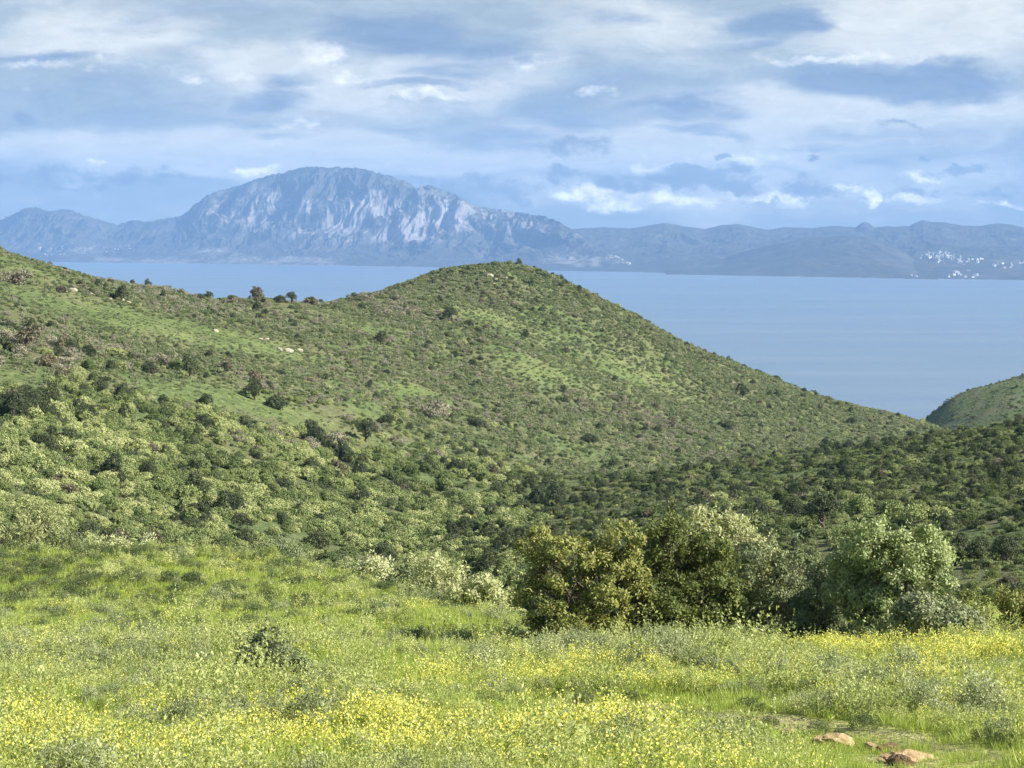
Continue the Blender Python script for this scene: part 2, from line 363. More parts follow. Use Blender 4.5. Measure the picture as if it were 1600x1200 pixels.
def hit(px, py):
    """where the sight line of a photo pixel meets the hillside"""
    a, t = azt(px, py); d = np.exp(_lprof)
    x = d * math.sin(a); y = d * math.cos(a)
    zz = ground_z(x, y); s = CAMZ - d * t
    i = np.argmax(zz >= s)
    if zz[i] < s[i]: i = int(np.argmin(np.where(d > 300, s - zz, 1e9)))
    return float(x[i]), float(y[i]), float(zz[i]), float(d[i])

PXg, PYg = project(X, Y, Z)
def gauss(px, py, cx, cy_, rx, ry, rot=0.0):
    c, s = math.cos(rot), math.sin(rot)
    dx = px - cx; dy = py - cy_
    a = (dx * c + dy * s) / rx; b = (-dx * s + dy * c) / ry
    return np.exp(-(a * a + b * b))
# open grassy clearings on the hillsides and yellow patches in the meadow
def f_clear(px, py):
    v = 0
    for b in ((45, 420, 70, 16, .35), (150, 490, 200, 22, .25), (380, 640, 110, 28, .25), (450, 648, 130, 16, .35), (560, 645, 60, 12, .1), (250, 610, 90, 14, .2), (20, 590, 60, 16, .1), (300, 520, 170, 18, .2),
              (670, 577, 60, 4, -.28), (560, 505, 90, 12, .3), (780, 500, 90, 16, .3), (850, 580, 90, 22, .3), (420, 545, 80, 14, .3), (640, 610, 60, 12, .1), (1000, 590, 90, 22, .4), (330, 730, 90, 5, .3),
              (620, 875, 90, 8, -.1)): v = v + 0.8 * gauss(px, py, *b)
    return np.clip(v, 0, 1)
YEL = [(130, 1180, 210, 42), (520, 1148, 180, 28), (640, 1150, 120, 20), (430, 1180, 120, 20), (670, 1078, 45, 12), (840, 1065, 90, 14), (1000, 1064, 80, 12), (900, 1165, 150, 18), (1050, 1190, 110, 14), (1240, 1070, 40, 12),
       (1400, 1035, 130, 18), (1350, 1022, 90, 12), (1540, 1045, 70, 16), (1480, 1075, 60, 14), (1580, 1150, 60, 14), (1270, 1170, 60, 12), (700, 1190, 90, 10)]
def f_yel(px, py):
    v = 0
    for b in YEL: v = v + gauss(px, py, *b)
    return np.clip(v, 0, 1)
def f_bare(px, py):
    v = 0
    for b in ((1100, 1120, 190, 16, .06), (900, 1105, 90, 12, 0), (1420, 1160, 130, 12, .15), (1300, 1140, 120, 12, .1), (1560, 1180, 60, 12, .1), (1400, 1192, 90, 14, .05)): v = v + gauss(px, py, *b)
    return np.clip(v, 0, 1)

nr, nc = X.shape
idx = np.arange(nr * nc).reshape(nr, nc)
F = np.stack([idx[:-1, :-1], idx[:-1, 1:], idx[1:, 1:], idx[1:, :-1]], -1).reshape(-1, 4)
m, t, out = new_mat('hillside_ground')
geo = t.add('ShaderNodeNewGeometry').outputs['Position']
def at(n): return t.add('ShaderNodeAttribute', attribute_name=n).outputs['Fac']
n1 = t.noise(geo, 0.045, 6, 0.6); n2 = t.noise(geo, 0.5, 5, 0.65); n3 = t.noise(geo, 6.0, 4, 0.6)
nn = t.math('ADD', t.math('MULTIPLY', n1, 0.25), t.math('ADD', t.math('MULTIPLY', n2, 0.5), t.math('MULTIPLY', n3, 0.25)))
grass = t.ramp(nn, [(0.38, (0.07, 0.10, 0.038)), (0.49, (0.125, 0.165, 0.062)), (0.60, (0.20, 0.235, 0.10))])
scrubc = t.ramp(nn, [(0.35, (0.085, 0.10, 0.04)), (0.5, (0.14, 0.15, 0.07)), (0.66, (0.22, 0.20, 0.12))])
lush = t.ramp(nn, [(0.40, (0.105, 0.14, 0.05)), (0.5, (0.17, 0.215, 0.072)), (0.60, (0.25, 0.28, 0.11))])
meadow = t.ramp(nn, [(0.38, (0.155, 0.21, 0.042)), (0.49, (0.285, 0.345, 0.07)), (0.60, (0.46, 0.49, 0.115))])
soil = t.ramp(nn, [(0.38, (0.19, 0.20, 0.08)), (0.5, (0.31, 0.30, 0.13)), (0.60, (0.42, 0.37, 0.20))])
c = t.mix(t.smooth(n1, 0.42, 0.58), grass, scrubc)
c = t.mix(t.math('MULTIPLY', at('clear'), t.smooth(t.noise(geo, 0.16, 5, 0.65), 0.36, 0.58)), c, lush); c = t.mix(at('near'), c, meadow); c = t.mix(t.math('MULTIPLY', at('bare'), t.smooth(n2, 0.35, 0.55, 0.45, 0.95)), c, soil)
b = t.add('ShaderNodeBsdfPrincipled'); t.put(b.inputs['Base Color'], c); b.inputs['Roughness'].default_value = 0.95; b.inputs['Specular IOR Level'].default_value = 0.1
bp = t.add('ShaderNodeBump'); bp.inputs['Strength'].default_value = 0.9; bp.inputs['Distance'].default_value = 0.7
t.put(bp.inputs['Height'], t.math('ADD', t.noise(geo, 1.3, 6, 0.7), t.math('MULTIPLY', n2, 1.2))); t.l.new(bp.outputs[0], b.inputs['Normal'])
t.l.new(b.outputs[0], out.inputs[0])
gm = mesh_np('hillside', np.stack([X, Y, Z], -1).reshape(-1, 3), F, m, smooth=True)
attr(gm, 'clear', np.where(DD > 115, f_clear(PXg, PYg), 0).ravel())
attr(gm, 'near', (1 - sstep(112, 135, DD)).ravel())
attr(gm, 'bare', np.where(DD < 70, f_bare(PXg, PYg), 0).ravel())
tag(obj('hillside', gm), 'green scrub covered hills and flowering meadow slope', kind='structure')

# ------------------------------------------------------------------ sea
m, t, out = new_mat('sea_water')
geo = t.add('ShaderNodeNewGeometry').outputs['Position']
b = t.add('ShaderNodeBsdfPrincipled')
big = t.noise(t.vmath('MULTIPLY', geo, (0.0005, 0.0035, 1)), 1.0, 7, 0.62)
t.put(b.inputs['Base Color'], t.ramp(big, [(0.34, (0.12, 0.175, 0.235)), (0.64, (0.175, 0.23, 0.28))]))
t.put(b.inputs['Roughness'], t.smooth(big, 0.35, 0.65, 0.30, 0.42)); b.inputs['IOR'].default_value = 1.33
bp = t.add('ShaderNodeBump'); bp.inputs['Strength'].default_value = 0.45; bp.inputs['Distance'].default_value = 2.0
t.put(bp.inputs['Height'], t.math('ADD', t.noise(t.vmath('MULTIPLY', geo, (0.012, 0.03, 1)), 1.0, 6, 0.65), t.noise(t.vmath('MULTIPLY', geo, (0.0025, 0.006, 1)), 1.0, 4, 0.6)))
t.l.new(bp.outputs[0], b.inputs['Normal']); t.l.new(b.outputs[0], out.inputs[0])
S = 22500.0
sx = np.linspace(-16000, 16000, 65); sy = np.linspace(-4000, S, 65)
GX, GY = np.meshgrid(sx, sy); ii = np.arange(65 * 65).reshape(65, 65)
sea = mesh_np('sea', np.stack([GX, GY, GX * 0], -1).reshape(-1, 3), np.stack([ii[:-1, :-1], ii[:-1, 1:], ii[1:, 1:], ii[1:, :-1]], -1).reshape(-1, 4), m)
tag(obj('sea', sea), 'calm blue strait between the green hills and far shore', kind='structure')

# ------------------------------------------------------------------ far shore
def far_mat():
    m, t, out = new_mat('far_shore_ground')
    geo = t.add('ShaderNodeNewGeometry').outputs['Position']
    n1 = t.noise(geo, 0.004, 6, 0.65); n2 = t.noise(geo, 0.02, 5, 0.65)
    nn = t.math('ADD', t.math('MULTIPLY', n1, 0.5), t.math('MULTIPLY', n2, 0.5))
    veg = t.ramp(nn, [(0.35, (0.040, 0.045, 0.036)), (0.5, (0.072, 0.072, 0.058)), (0.65, (0.125, 0.115, 0.098))])
    rock = t.ramp(nn, [(0.35, (0.20, 0.18, 0.165)), (0.5, (0.275, 0.252, 0.232)), (0.65, (0.36, 0.332, 0.308))])
    a = t.add('ShaderNodeAttribute', attribute_name='rock').outputs['Fac']
    f = t.smooth(t.math('ADD', a, t.math('MULTIPLY', t.math('SUBTRACT', n2, 0.5), 0.9)), 0.18, 0.85)
    c = t.mix(f, veg, rock)
    b = t.add('ShaderNodeBsdfPrincipled'); t.put(b.inputs['Base Color'], c); b.inputs['Roughness'].default_value = 1.0; b.inputs['Specular IOR Level'].default_value = 0.0
    t.l.new(b.outputs[0], out.inputs[0]); return m
M['far'] = far_mat()
def far_land(name, label, skyline, shore, depth, prof, step, rows, amp, rockf, seed, back=2500.0, jag=0.0, gull=420.0, cliff=None, smooth=60.0):
    px = np.arange(skyline[0][0], skyline[-1][0] + 0.1, step)
    sk = np.array(skyline, float); sh = np.array(shore, float)
    pys = np.interp(px, sk[:, 0], sk[:, 1]); pyb = np.interp(px, sh[:, 0], sh[:, 1])
    az = np.arctan2(px - 800.0, FPX)
    d0 = CAMZ / ((pyb - 352.0) / FPX)                     # the waterline
    dep = depth(px) if callable(depth) else depth
    d1 = d0 + dep
    zc = CAMZ + (352.0 - pys) / FPX * d1                  # ridge height
    s = np.concatenate([np.linspace(-0.03, 1, rows), 1 + np.linspace(0, 1, 14)[1:]])
    SS, PX = np.meshgrid(s, px, indexing='ij')
    d = np.where(SS <= 1, d0 + (d1 - d0) * SS, d1 + (SS - 1) * back)
    pp = np.array(prof)
    base = np.interp(SS.clip(0, 1), pp[:, 0], pp[:, 1])
    base = np.where(SS > 1, 1 - 1.3 * (SS - 1) ** 1.3, base); base = np.where(SS < 0, SS * 0.6, base)
    xm = az * d                                            # metres across
    wx = 160 * fbm(xm / 700, d / 700, 3, seed + 40); wy = 160 * fbm(xm / 700 + 9, d / 700 + 4, 3, seed + 60)
    env = np.clip(SS, 0, 1) ** 0.8 * np.clip((1 - SS) * 6, 0, 1) ** 1.0 * (SS < 1)
    g = ridged((xm + wx) / gull, (d + wy) / (gull * 2.8), 5, seed, 0.55) - 0.62
    g2 = ridged((xm + wx * .5) / (gull * .3), (d + wy) / (gull * .8), 4, seed + 5, 0.55) - 0.62
    kw = max(3, int(smooth / step)); ker = np.hanning(2 * kw + 1); ker /= ker.sum()
    zs_ = np.convolve(np.pad(zc, kw, mode='edge'), ker, mode='valid')
    zc2 = zs_ + (zc - zs_) * np.clip(SS, 0, 1) ** 6
    z = base * zc2 + env * amp * (1.15 * g + 0.38 * g2) * np.clip(zc / 500, 0.25, 1.2)
    if cliff is not None: z = z + cliff(PX, SS, zc, xm, d) * env
    if jag: z = z + jag * np.clip((SS - 0.9) * 10, 0, 1) * (ridged(xm / 90, d / 400, 3, seed + 9) - .6) * (SS <= 1.05)
    z = np.where((SS > 0) & (SS < 1), np.maximum(z, 4.0 * np.minimum(SS * 30, 1)), z)
    A = np.broadcast_to(az, d.shape)
    Xf = d * np.sin(A); Yf = d * np.cos(A)
    dzs = np.gradient(z, axis=0) / np.maximum(np.gradient(d, axis=0), 1); dza = np.gradient(z, axis=1) / np.gradient(xm, axis=1)
    steep = np.hypot(dzs, dza)
    PXv, PYv = project(Xf, Yf, z)
    nz = fbm(xm / 330, d / 600 + z / 260, 5, seed + 3, .6)
    rock = rockf(PXv, PYv, SS, steep, nz, z)
    i2 = np.arange(z.size).reshape(z.shape)
    Fq = np.stack([i2[:-1, :-1], i2[:-1, 1:], i2[1:, 1:], i2[1:, :-1]], -1).reshape(-1, 4)
    me = mesh_np(name, np.stack([Xf, Yf, z], -1).reshape(-1, 3), Fq, M['far'], smooth=True)
    attr(me, 'rock', rock.ravel())
    tag(obj(name, me), label, kind='structure')
    def place(qx, qy):
        j = int(np.clip(np.searchsorted(px, qx), 0, len(px) - 1))
        k = int(np.argmin(np.abs(PYv[:rows, j] - qy)))
        return float(Xf[k, j]), float(Yf[k, j]), float(z[k, j])
    return place

SK_M = [(-260, 352), (-160, 340), (-60, 350), (0, 345), (15, 338), (40, 327), (60, 325), (75, 330), (110, 328), (140, 338), (170, 348), (185, 352), (200, 347), (210, 344), (230, 347), (262, 342), (285, 338), (305, 321), (325, 306), (345, 299), (375, 291),
        (395, 284), (425, 274), (445, 270), (465, 264), (490, 261.5), (510, 263), (530, 261.5), (560, 263), (580, 268), (600, 272), (620, 278), (640, 287), (654, 296), (662, 291), (675, 290), (687, 296), (700, 301), (712, 304), (722, 311), (740, 322), (770, 327),
        (800, 331), (830, 335), (850, 338), (870, 345), (885, 353), (900, 362), (915, 374), (935, 387), (960, 400), (985, 412), (1000, 420)]
SH_M = [(-260, 406), (0, 406), (130, 409), (300, 411), (540, 415), (700, 418), (830, 421), (935, 423), (1000, 424.5)]
def rock_m(px, py, s, st, nz, z):
    zone = gauss(px, py, 545, 345, 130, 42) + .8 * gauss(px, py, 700, 335, 110, 30) + .6 * gauss(px, py, 380, 320, 90, 35) + .6 * gauss(px, py, 800, 352, 70, 14)
    r = 0.28 * sstep(250, 330, px) * sstep(900, 840, px) * sstep(.3, .55, s) + 0.36 * np.clip(zone, .18, 1) * sstep(0.42, 0.95, st) * sstep(250, 420, px) * sstep(930, 860, px) * sstep(0.30, 0.5, s)
    r = r * (1 - 0.65 * gauss(px, py, 520, 288, 95, 24)) * (0.75 + 0.5 * nz)
    for cx, cy_, rx, ry, wt in ((545, 325, 60, 28, .42), (470, 345, 50, 30, .34), (620, 355, 60, 30, .38), (540, 375, 75, 18, .34), (690, 330, 60, 26, .3), (670, 372, 26, 12, .4), (380, 310, 70, 26, .2), (770, 345, 60, 16, .26), (350, 345, 60, 22, .16)):
        r = r + .75 * wt * gauss(px, py, cx, cy_, rx, ry) * (0.75 + 0.8 * nz)
    shore = sstep(396, 407, py + 3 * nz) * sstep(110, 170, px) * sstep(560, 500, px)
    r = np.maximum(r, 0.62 * shore * (0.8 + 0.35 * nz))
    for cx, cy_, rx, ry, wt in ((340, 395, 60, 10, .45), (880, 408, 45, 11, .95), (842, 408, 13, 12, .6), (930, 410, 12, 10, .75), (965, 405, 24, 9, .8), (905, 368, 20, 7, .5), (70, 385, 40, 9, .45), (120, 392, 60, 8, .45), (180, 385, 40, 6, .4), (640, 390, 40, 5, .3)):
        r = np.maximum(r, wt * gauss(px, py, cx, cy_, rx, ry) * (0.85 + 0.6 * nz))
    r = np.maximum(r, 0.7 * sstep(0.012, 0.0, s))
    return np.clip(r, 0, 1)
def cliff_m(PX, SS, zc, xm, d):
    # limestone steps: a long wall below the ridge on the right shoulder and buttresses in the middle
    k = sstep(600, 700, PX) * sstep(900, 860, PX)
    stepn = 0.72 + 0.05 * fbm(xm / 300, d * 0, 2, 77)
    a = k * 90 * (sstep(stepn - 0.03, stepn + 0.05, SS) - sstep(0.3, 1.0, SS))
    k2 = sstep(420, 500, PX) * sstep(680, 600, PX)
    st2 = 0.55 + 0.10 * fbm(xm / 420, d * 0 + 3, 3, 78)
    return a + k2 * 110 * (sstep(st2 - 0.04, st2 + 0.06, SS) - sstep(0.1, 1.0, SS))
place_m = far_land('mountain', 'massive pale limestone mountain with jagged ridge across the strait', SK_M, SH_M,
                   lambda px: np.interp(px, [-260, 260, 340, 500, 800, 900, 1000], [2600, 2600, 2700, 2700, 2300, 1500, 400]),
                   [(0, 0), (.02, .02), (.1, .06), (.35, .22), (.55, .42), (.72, .68), (.85, .88), (.94, .965), (1, 1)], 0.8, 150, 190.0, rock_m, 101, jag=24, gull=640, cliff=cliff_m)
SK_H = [(820, 372), (860, 364), (895, 357.5), (940, 355), (985, 357), (1010, 353), (1040, 348), (1065, 353), (1100, 358), (1125, 352), (1155, 350), (1180, 356), (1200, 359), (1225, 355), (1270, 356), (1300, 353), (1335, 355), (1344, 349), (1350, 346.5), (1356, 348), (1364, 355.5),
        (1380, 354), (1420, 353), (1428, 348), (1440, 344), (1455, 347), (1475, 347.5), (1500, 352), (1530, 353), (1555, 349), (1575, 350), (1600, 356), (1700, 350), (1860, 352)]
def rock_h(px, py, s, st, nz, z):
    r = 0.10 + 0.12 * nz
    for cx, cy_, rx, ry, wt in ((1120, 401, 45, 6, .34), (1590, 375, 30, 7, .45), (1560, 382, 30, 5, .3), (1450, 382, 25, 3, .35), (1350, 352, 9, 5, .5), (1570, 408, 50, 5, .35), (1480, 404, 50, 9, .3)):
        r = np.maximum(r, wt * gauss(px, py, cx, cy_, rx, ry) * (0.9 + 0.5 * nz))
    r = np.maximum(r, 0.75 * sstep(0.008, 0.0, s) * sstep(1080, 1200, px))
    return np.clip(r, 0, 1)
place_h = far_land('coastal_hills', 'low blue hazy hills along the far coast', SK_H, [(820, 422), (985, 424.5), (1100, 427.5), (1200, 430), (1400, 433), (1600, 435.5), (1860, 438)],
                   lambda px: np.interp(px, [820, 985, 1200, 1860], [3600, 4200, 5600, 6500]), [(0, 0), (.02, .03), (.3, .28), (.6, .55), (.85, .86), (1, 1)], 1.3, 90, 150.0, rock_h, 202, jag=5, gull=620)
SK_F = [(1040, 428), (1080, 420), (1120, 405), (1160, 393), (1200, 383), (1260, 372), (1310, 368), (1350, 370), (1385, 378), (1410, 391), (1430, 406), (1450, 422), (1465, 434)]
place_f = far_land('headland', 'dark rounded headland in front of the low coastal hills', SK_F, [(1040, 428.5), (1200, 431), (1400, 434), (1465, 435)], 1900.0,
                   [(0, 0), (.02, .04), (.3, .33), (.6, .66), (.85, .92), (1, 1)], 1.5, 60, 80.0, lambda px, py, s, st, nz, z: np.clip(0.05 + 0.1 * nz + 0.6 * sstep(.012, 0, s), 0, 1), 303, gull=600)

# ------------------------------------------------------------------ white houses of the far towns
def house_mesh(v):
    bm = bmesh.new()
    def bx(x0, x1, y0, y1, z0, z1):
        g = bmesh.ops.create_cube(bm, size=1)
        for q in g['verts']:
            q.co = Vector((x0 + (q.co.x + .5) * (x1 - x0), y0 + (q.co.y + .5) * (y1 - y0), z0 + (q.co.z + .5) * (z1 - z0)))
    if v == 0: bx(-9, 9, -6, 6, -6, 7); bx(-5, 9.01, -5, 6.01, 7, 10.5); bx(-4, 0, -1, 3, 10.5, 13)
    elif v == 1: bx(-13, 3, -6, 6, -6, 9.5); bx(3, 13, -5, 5, -6, 6.2); bx(-9, -5, -2, 2, 9.5, 12)
    else: bx(-6, 6, -6, 6, -6, 12); bx(-6.4, 6.4, -6.4, 6.4, 12, 12.9); bx(-2, 3, -3, 2, 12.9, 15.4)
    me = bpy.data.meshes.new('house'); bm.to_mesh(me); bm.free(); me.materials.append(M['wall']); return me
HM = [house_mesh(i) for i in range(3)]
TOWNS = [(place_h, 84, 'bright white house in the hillside town on the far coast', 'white houses of the hillside town', [(1450, 399, 14, 4), (1463, 402, 14, 5), (1480, 403, 12, 5), (1500, 408, 14, 3)]),
         (place_h, 16, 'white house strung out along the ridge beyond the hillside town', 'white houses beyond the town', [(1526, 411, 6, 4), (1555, 414, 8, 3), (1575, 416, 8, 4), (1597, 413, 6, 4)]),
         (place_h, 18, 'white house at the waterline below the hillside town', 'white houses by the water', [(1492, 430, 14, 3), (1500, 425, 12, 3), (1425, 433, 6, 1.5), (1520, 433, 12, 1.5)]),
         (place_m, 18, 'white house on the slope beside the pale sea cliffs', 'white houses near the cliffs', [(960, 402, 12, 5), (978, 410, 8, 5)]),
         (place_m, 26, 'white house in the village at the foot of the low peak', 'white houses of the village', [(65, 384, 16, 4), (100, 386, 14, 4), (140, 391, 30, 4), (75, 399, 30, 2), (190, 388, 14, 3)])]
for pl, n, lab, grp, cl in TOWNS:
    for i in range(n):
        cx, cy_, rx, ry = cl[i % len(cl)]
        x, y, z = pl(cx + rng.normal() * rx * .6, cy_ + rng.normal() * ry * .6)
        if z < 3: z = 3.0
        o = obj('house', HM[rng.integers(3)], loc=(x, y, z)); o.rotation_euler.z = rng.uniform(-.6, .6)
        sc = rng.uniform(0.55, 1.15) * (.7 if pl is place_m else 1); o.scale = (sc, sc, sc)
        tag(o, lab, 'house', grp)

# ------------------------------------------------------------------ plant meshes
def quads_from(base, direc, width_dir, L, W):
    """leaf quads: base point, unit direction, unit width vector, arrays; a pointed lozenge"""
    mid = base + direc * (L * 0.45)[:, None]; tip = base + direc * L[:, None]
    a = mid + width_dir * (W * .5)[:, None]; b = mid - width_dir * (W * .5)[:, None]
    v = np.stack([base, a, tip, b], 1).reshape(-1, 3)
    return v, np.arange(len(v)).reshape(-1, 4)
def unit(v): return v / np.maximum(np.linalg.norm(v, axis=-1, keepdims=True), 1e-9)
def crown_leaves(lobes, nclump, nleaf, crad, leafL, leafW, r, up=0.25, shell=(0.7, 1.05), zmin=-9, core=0.12, sprigs=0, sprig_len=0.8):
    """leaf clumps over the outer part of ellipsoid lobes; each clump a puff of leaves, a few long sprigs on top"""
    LB = np.array(lobes)
    vol = (LB[:, 3] * LB[:, 4] * LB[:, 5]) ** 0.67
    pick = r.choice(len(lobes), nclump, p=vol / vol.sum()); L = LB[pick]
    n = unit(r.normal(size=(nclump, 3)))
    n[:, 2] = np.where(n[:, 2] < -0.35, -n[:, 2], n[:, 2])
    rad = shell[0] + (shell[1] - shell[0]) * r.random(nclump) ** 0.7
    c = L[:, :3] + n * L[:, 3:6] * rad[:, None]
    cr = crad * r.uniform(0.55, 1.35, nclump)
    k = np.repeat(np.arange(nclump), nleaf)
    o = unit(r.normal(size=(len(k), 3)) + 0.5 * n[k] + np.array([0, 0, 0.2]))
    base = c[k] + o * (cr[k] * r.random(len(k)) ** 0.45)[:, None] * np.array([1, 1, .85])
    rho = unit(o + 0.45 * n[k] + 0.10 * r.normal(size=o.shape))
    if core:                                                    # sparse leaves inside
        m_ = int(len(k) * core); q = r.choice(len(lobes), m_, p=vol / vol.sum()); d_ = unit(r.normal(size=(m_, 3)))
        base = np.concatenate([base, LB[q, :3] + d_ * LB[q, 3:6] * (.75 * r.random(m_) ** .5)[:, None]]); rho = np.concatenate([rho, d_])
    if sprigs:
        q = r.choice(len(lobes), sprigs, p=vol / vol.sum()); d_ = unit(r.normal(size=(sprigs, 3)) * .8 + np.array([0, 0, .9]))
        p = LB[q, :3] + d_ * LB[q, 3:6] * .95; sd_ = unit(d_ * .6 + np.array([0, 0, .8]) + .3 * r.normal(size=(sprigs, 3)))
        kk = np.repeat(np.arange(sprigs), 26); tt = r.random(len(kk))
        sl = sprig_len * r.uniform(.5, 1.2, sprigs)
        base = np.concatenate([base, p[kk] + sd_[kk] * (tt * sl[kk])[:, None] + r.normal(size=(len(kk), 3)) * .035]); rho = np.concatenate([rho, unit(r.normal(size=(len(kk), 3)) + np.array([.3, 0, .4]))])
    ok = base[:, 2] > zmin
    base, rho = base[ok], rho[ok]; m_ = len(base)
    tang = unit(np.cross(rho, r.normal(size=(m_, 3))))
    ld = unit(tang + 0.45 * rho + np.array([0, 0, up]))
    wd = unit(np.cross(ld, rho))
    return quads_from(base, ld, wd, leafL * r.uniform(.6, 1.35, m_), leafW * r.uniform(.6, 1.35, m_))

def tube(pts, rads, sides=6):
    pts = np.array(pts, float); V = []; Fc = []
    for i, p in enumerate(pts):
        d = pts[min(i + 1, len(pts) - 1)] - pts[max(i - 1, 0)]; d = d / (np.linalg.norm(d) + 1e-9)
        a = np.cross(d, [0.3, 1, 0.2]); a = a / (np.linalg.norm(a) + 1e-9); b_ = np.cross(d, a)
        for s in range(sides):
            th = 2 * math.pi * s / sides; V.append(p + rads[i] * (math.cos(th) * a + math.sin(th) * b_))
    for i in range(len(pts) - 1):
        for s in range(sides):
            Fc.append((i * sides + s, i * sides + (s + 1) % sides, (i + 1) * sides + (s + 1) % sides, (i + 1) * sides + s))
    return np.array(V), np.array(Fc)
def join(parts):
    V = []; Fc = []; o = 0
    for v, f in parts: V.append(v); Fc.append(f + o); o += len(v)
    return np.concatenate(V), np.concatenate(Fc)
def limb(p0, p1, r0, r1, r, wig=0.12, n=6):
    p0 = np.array(p0, float); p1 = np.array(p1, float); L = np.linalg.norm(p1 - p0)
    pts = [p0 + (p1 - p0) * i / (n - 1) + (wig * L * r.normal(size=3) * .5 if 0 < i < n - 1 else 0) for i in range(n)]
    return tube(pts, [r0 + (r1 - r0) * i / (n - 1) for i in range(n)])
def woody(lobes, r, r0, base=(0, 0, -0.4), twigs=5, split=True):
    """trunk and limbs: a stem to each lobe, twigs inside it"""
    parts = []; fork = np.array([base[0], base[1], max(0.25, min(l[2] for l in lobes) * 0.5)])
    parts.append(limb(base, fork, r0, r0 * .8, r, .05, 5))
    for l in lobes:
        c = np.array(l[:3]); parts.append(limb(fork, c, r0 * .6, r0 * .22, r, .16))
        for _ in range(twigs):
            e = c + unit(r.normal(size=3) + np.array([0, 0, .5])) * np.array(l[3:6]) * r.uniform(.6, .98)
            parts.append(limb(c * .8 + fork * .2, e, r0 * .2, r0 * .05, r, .2, 5))
    return join(parts)

# shared shrub meshes for the hillsides (unit size: about 1 m radius)
def shrub_mesh(name, seed, mat, ncl=130, nlf=26, L=0.085, W=0.062, kind='round', crad=.15):
    r = np.random.default_rng(seed)
    k = r.integers(3, 6)
    if kind == 'round':
        lobes = [(r.uniform(-.42, .42), r.uniform(-.42, .42), r.uniform(.18, .5), r.uniform(.42, .6), r.uniform(.42, .6), r.uniform(.36, .52)) for _ in range(k)]
    elif kind == 'low':
        lobes = [(r.uniform(-.6, .6), r.uniform(-.6, .6), r.uniform(.10, .24), r.uniform(.35, .55), r.uniform(.35, .55), r.uniform(.22, .36)) for _ in range(k)]
    else:
        lobes = [(r.uniform(-.32, .32), r.uniform(-.32, .32), r.uniform(.5, 1.2), r.uniform(.38, .55), r.uniform(.38, .55), r.uniform(.36, .52)) for _ in range(k)]
    v, f = crown_leaves(lobes, ncl, nlf, crad, L, W, r, zmin=-.05, shell=(.78, 1.02), core=.05)
    me = mesh_np(name, v, f, mat)
    wv, wf = woody(lobes, r, 0.07 if kind != 'tall' else .1, twigs=2)
    return me, mesh_np('stem', wv, wf, M['bark'], smooth=True)
SH = {'scrub': [shrub_mesh('shrub_foliage', 100 + i, M['scrub']) for i in range(8)],
      'heath': [shrub_mesh('heath_foliage', 120 + i, M['scrub2'], 30, 15, .17, .12, 'low', .17) for i in range(6)],
      'dark': [shrub_mesh('dark_foliage', 140 + i, M['dark'], 110, 24, .09, .065, 'tall' if i % 2 else 'round') for i in range(4)],
      'dry': [shrub_mesh('dry_foliage', 160 + i, M['dry'], 40, 24, .20, .05) for i in range(4)],
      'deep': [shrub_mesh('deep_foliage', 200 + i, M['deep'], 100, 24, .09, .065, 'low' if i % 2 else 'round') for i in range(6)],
      'brown': [shrub_mesh('brown_foliage', 180 + i, M['brown'], 44, 26, .16, .08, 'tall' if i % 2 else 'round') for i in range(4)]}

def scatter(name, label, meshes, pos, rotz, scl, var):
    """stuff too many to count: real meshes on the given points"""
    pm = bpy.data.meshes.new(name + '_points'); n = len(pos)
    pm.vertices.add(n); pm.vertices.foreach_set('co', np.ascontiguousarray(pos, np.float32).ravel())
    a = pm.attributes.new('rot', 'FLOAT_VECTOR', 'POINT'); rv = np.zeros((n, 3), np.float32); rv[:, 2] = rotz; rv[:, :2] = rng.normal(size=(n, 2)) * .08
    a.data.foreach_set('vector', rv.ravel())
    a = pm.attributes.new('scl', 'FLOAT_VECTOR', 'POINT'); a.data.foreach_set('vector', np.ascontiguousarray(scl, np.float32).ravel())
    a = pm.attributes.new('var', 'INT', 'POINT'); a.data.foreach_set('value', np.ascontiguousarray(var, np.int32))
    o = obj(name, pm)
    gc = bpy.data.collections.new(name + '_kinds')
    for i, me in enumerate(meshes):
        gc.objects.link(bpy.data.objects.new(f'{name}_kind_{i:02d}', me))
    g = bpy.data.node_groups.new(name, 'GeometryNodeTree')
    g.interface.new_socket('Geometry', in_out='INPUT', socket_type='NodeSocketGeometry'); g.interface.new_socket('Geometry', in_out='OUTPUT', socket_type='NodeSocketGeometry')
    N = g.nodes; Lk = g.links
    gi = N.new('NodeGroupInput'); go = N.new('NodeGroupOutput'); ip = N.new('GeometryNodeInstanceOnPoints'); ci = N.new('GeometryNodeCollectionInfo')
    ci.inputs['Collection'].default_value = gc; ci.inputs['Separate Children'].default_value = True; ci.inputs['Reset Children'].default_value = True
    def na(nm, ty):
        q = N.new('GeometryNodeInputNamedAttribute'); q.data_type = ty; q.inputs[0].default_value = nm
        return q.outputs[0]
    Lk.new(gi.outputs[0], ip.inputs['Points']); Lk.new(ci.outputs[0], ip.inputs['Instance']); ip.inputs['Pick Instance'].default_value = True
    Lk.new(na('var', 'INT'), ip.inputs['Instance Index']); Lk.new(na('rot', 'FLOAT_VECTOR'), ip.inputs['Rotation']); Lk.new(na('scl', 'FLOAT_VECTOR'), ip.inputs['Scale'])
    Lk.new(ip.outputs[0], go.inputs[0])
    md = o.modifiers.new('scatter', 'NODES'); md.node_group = g
    tag(o, label, kind='stuff')
    return o

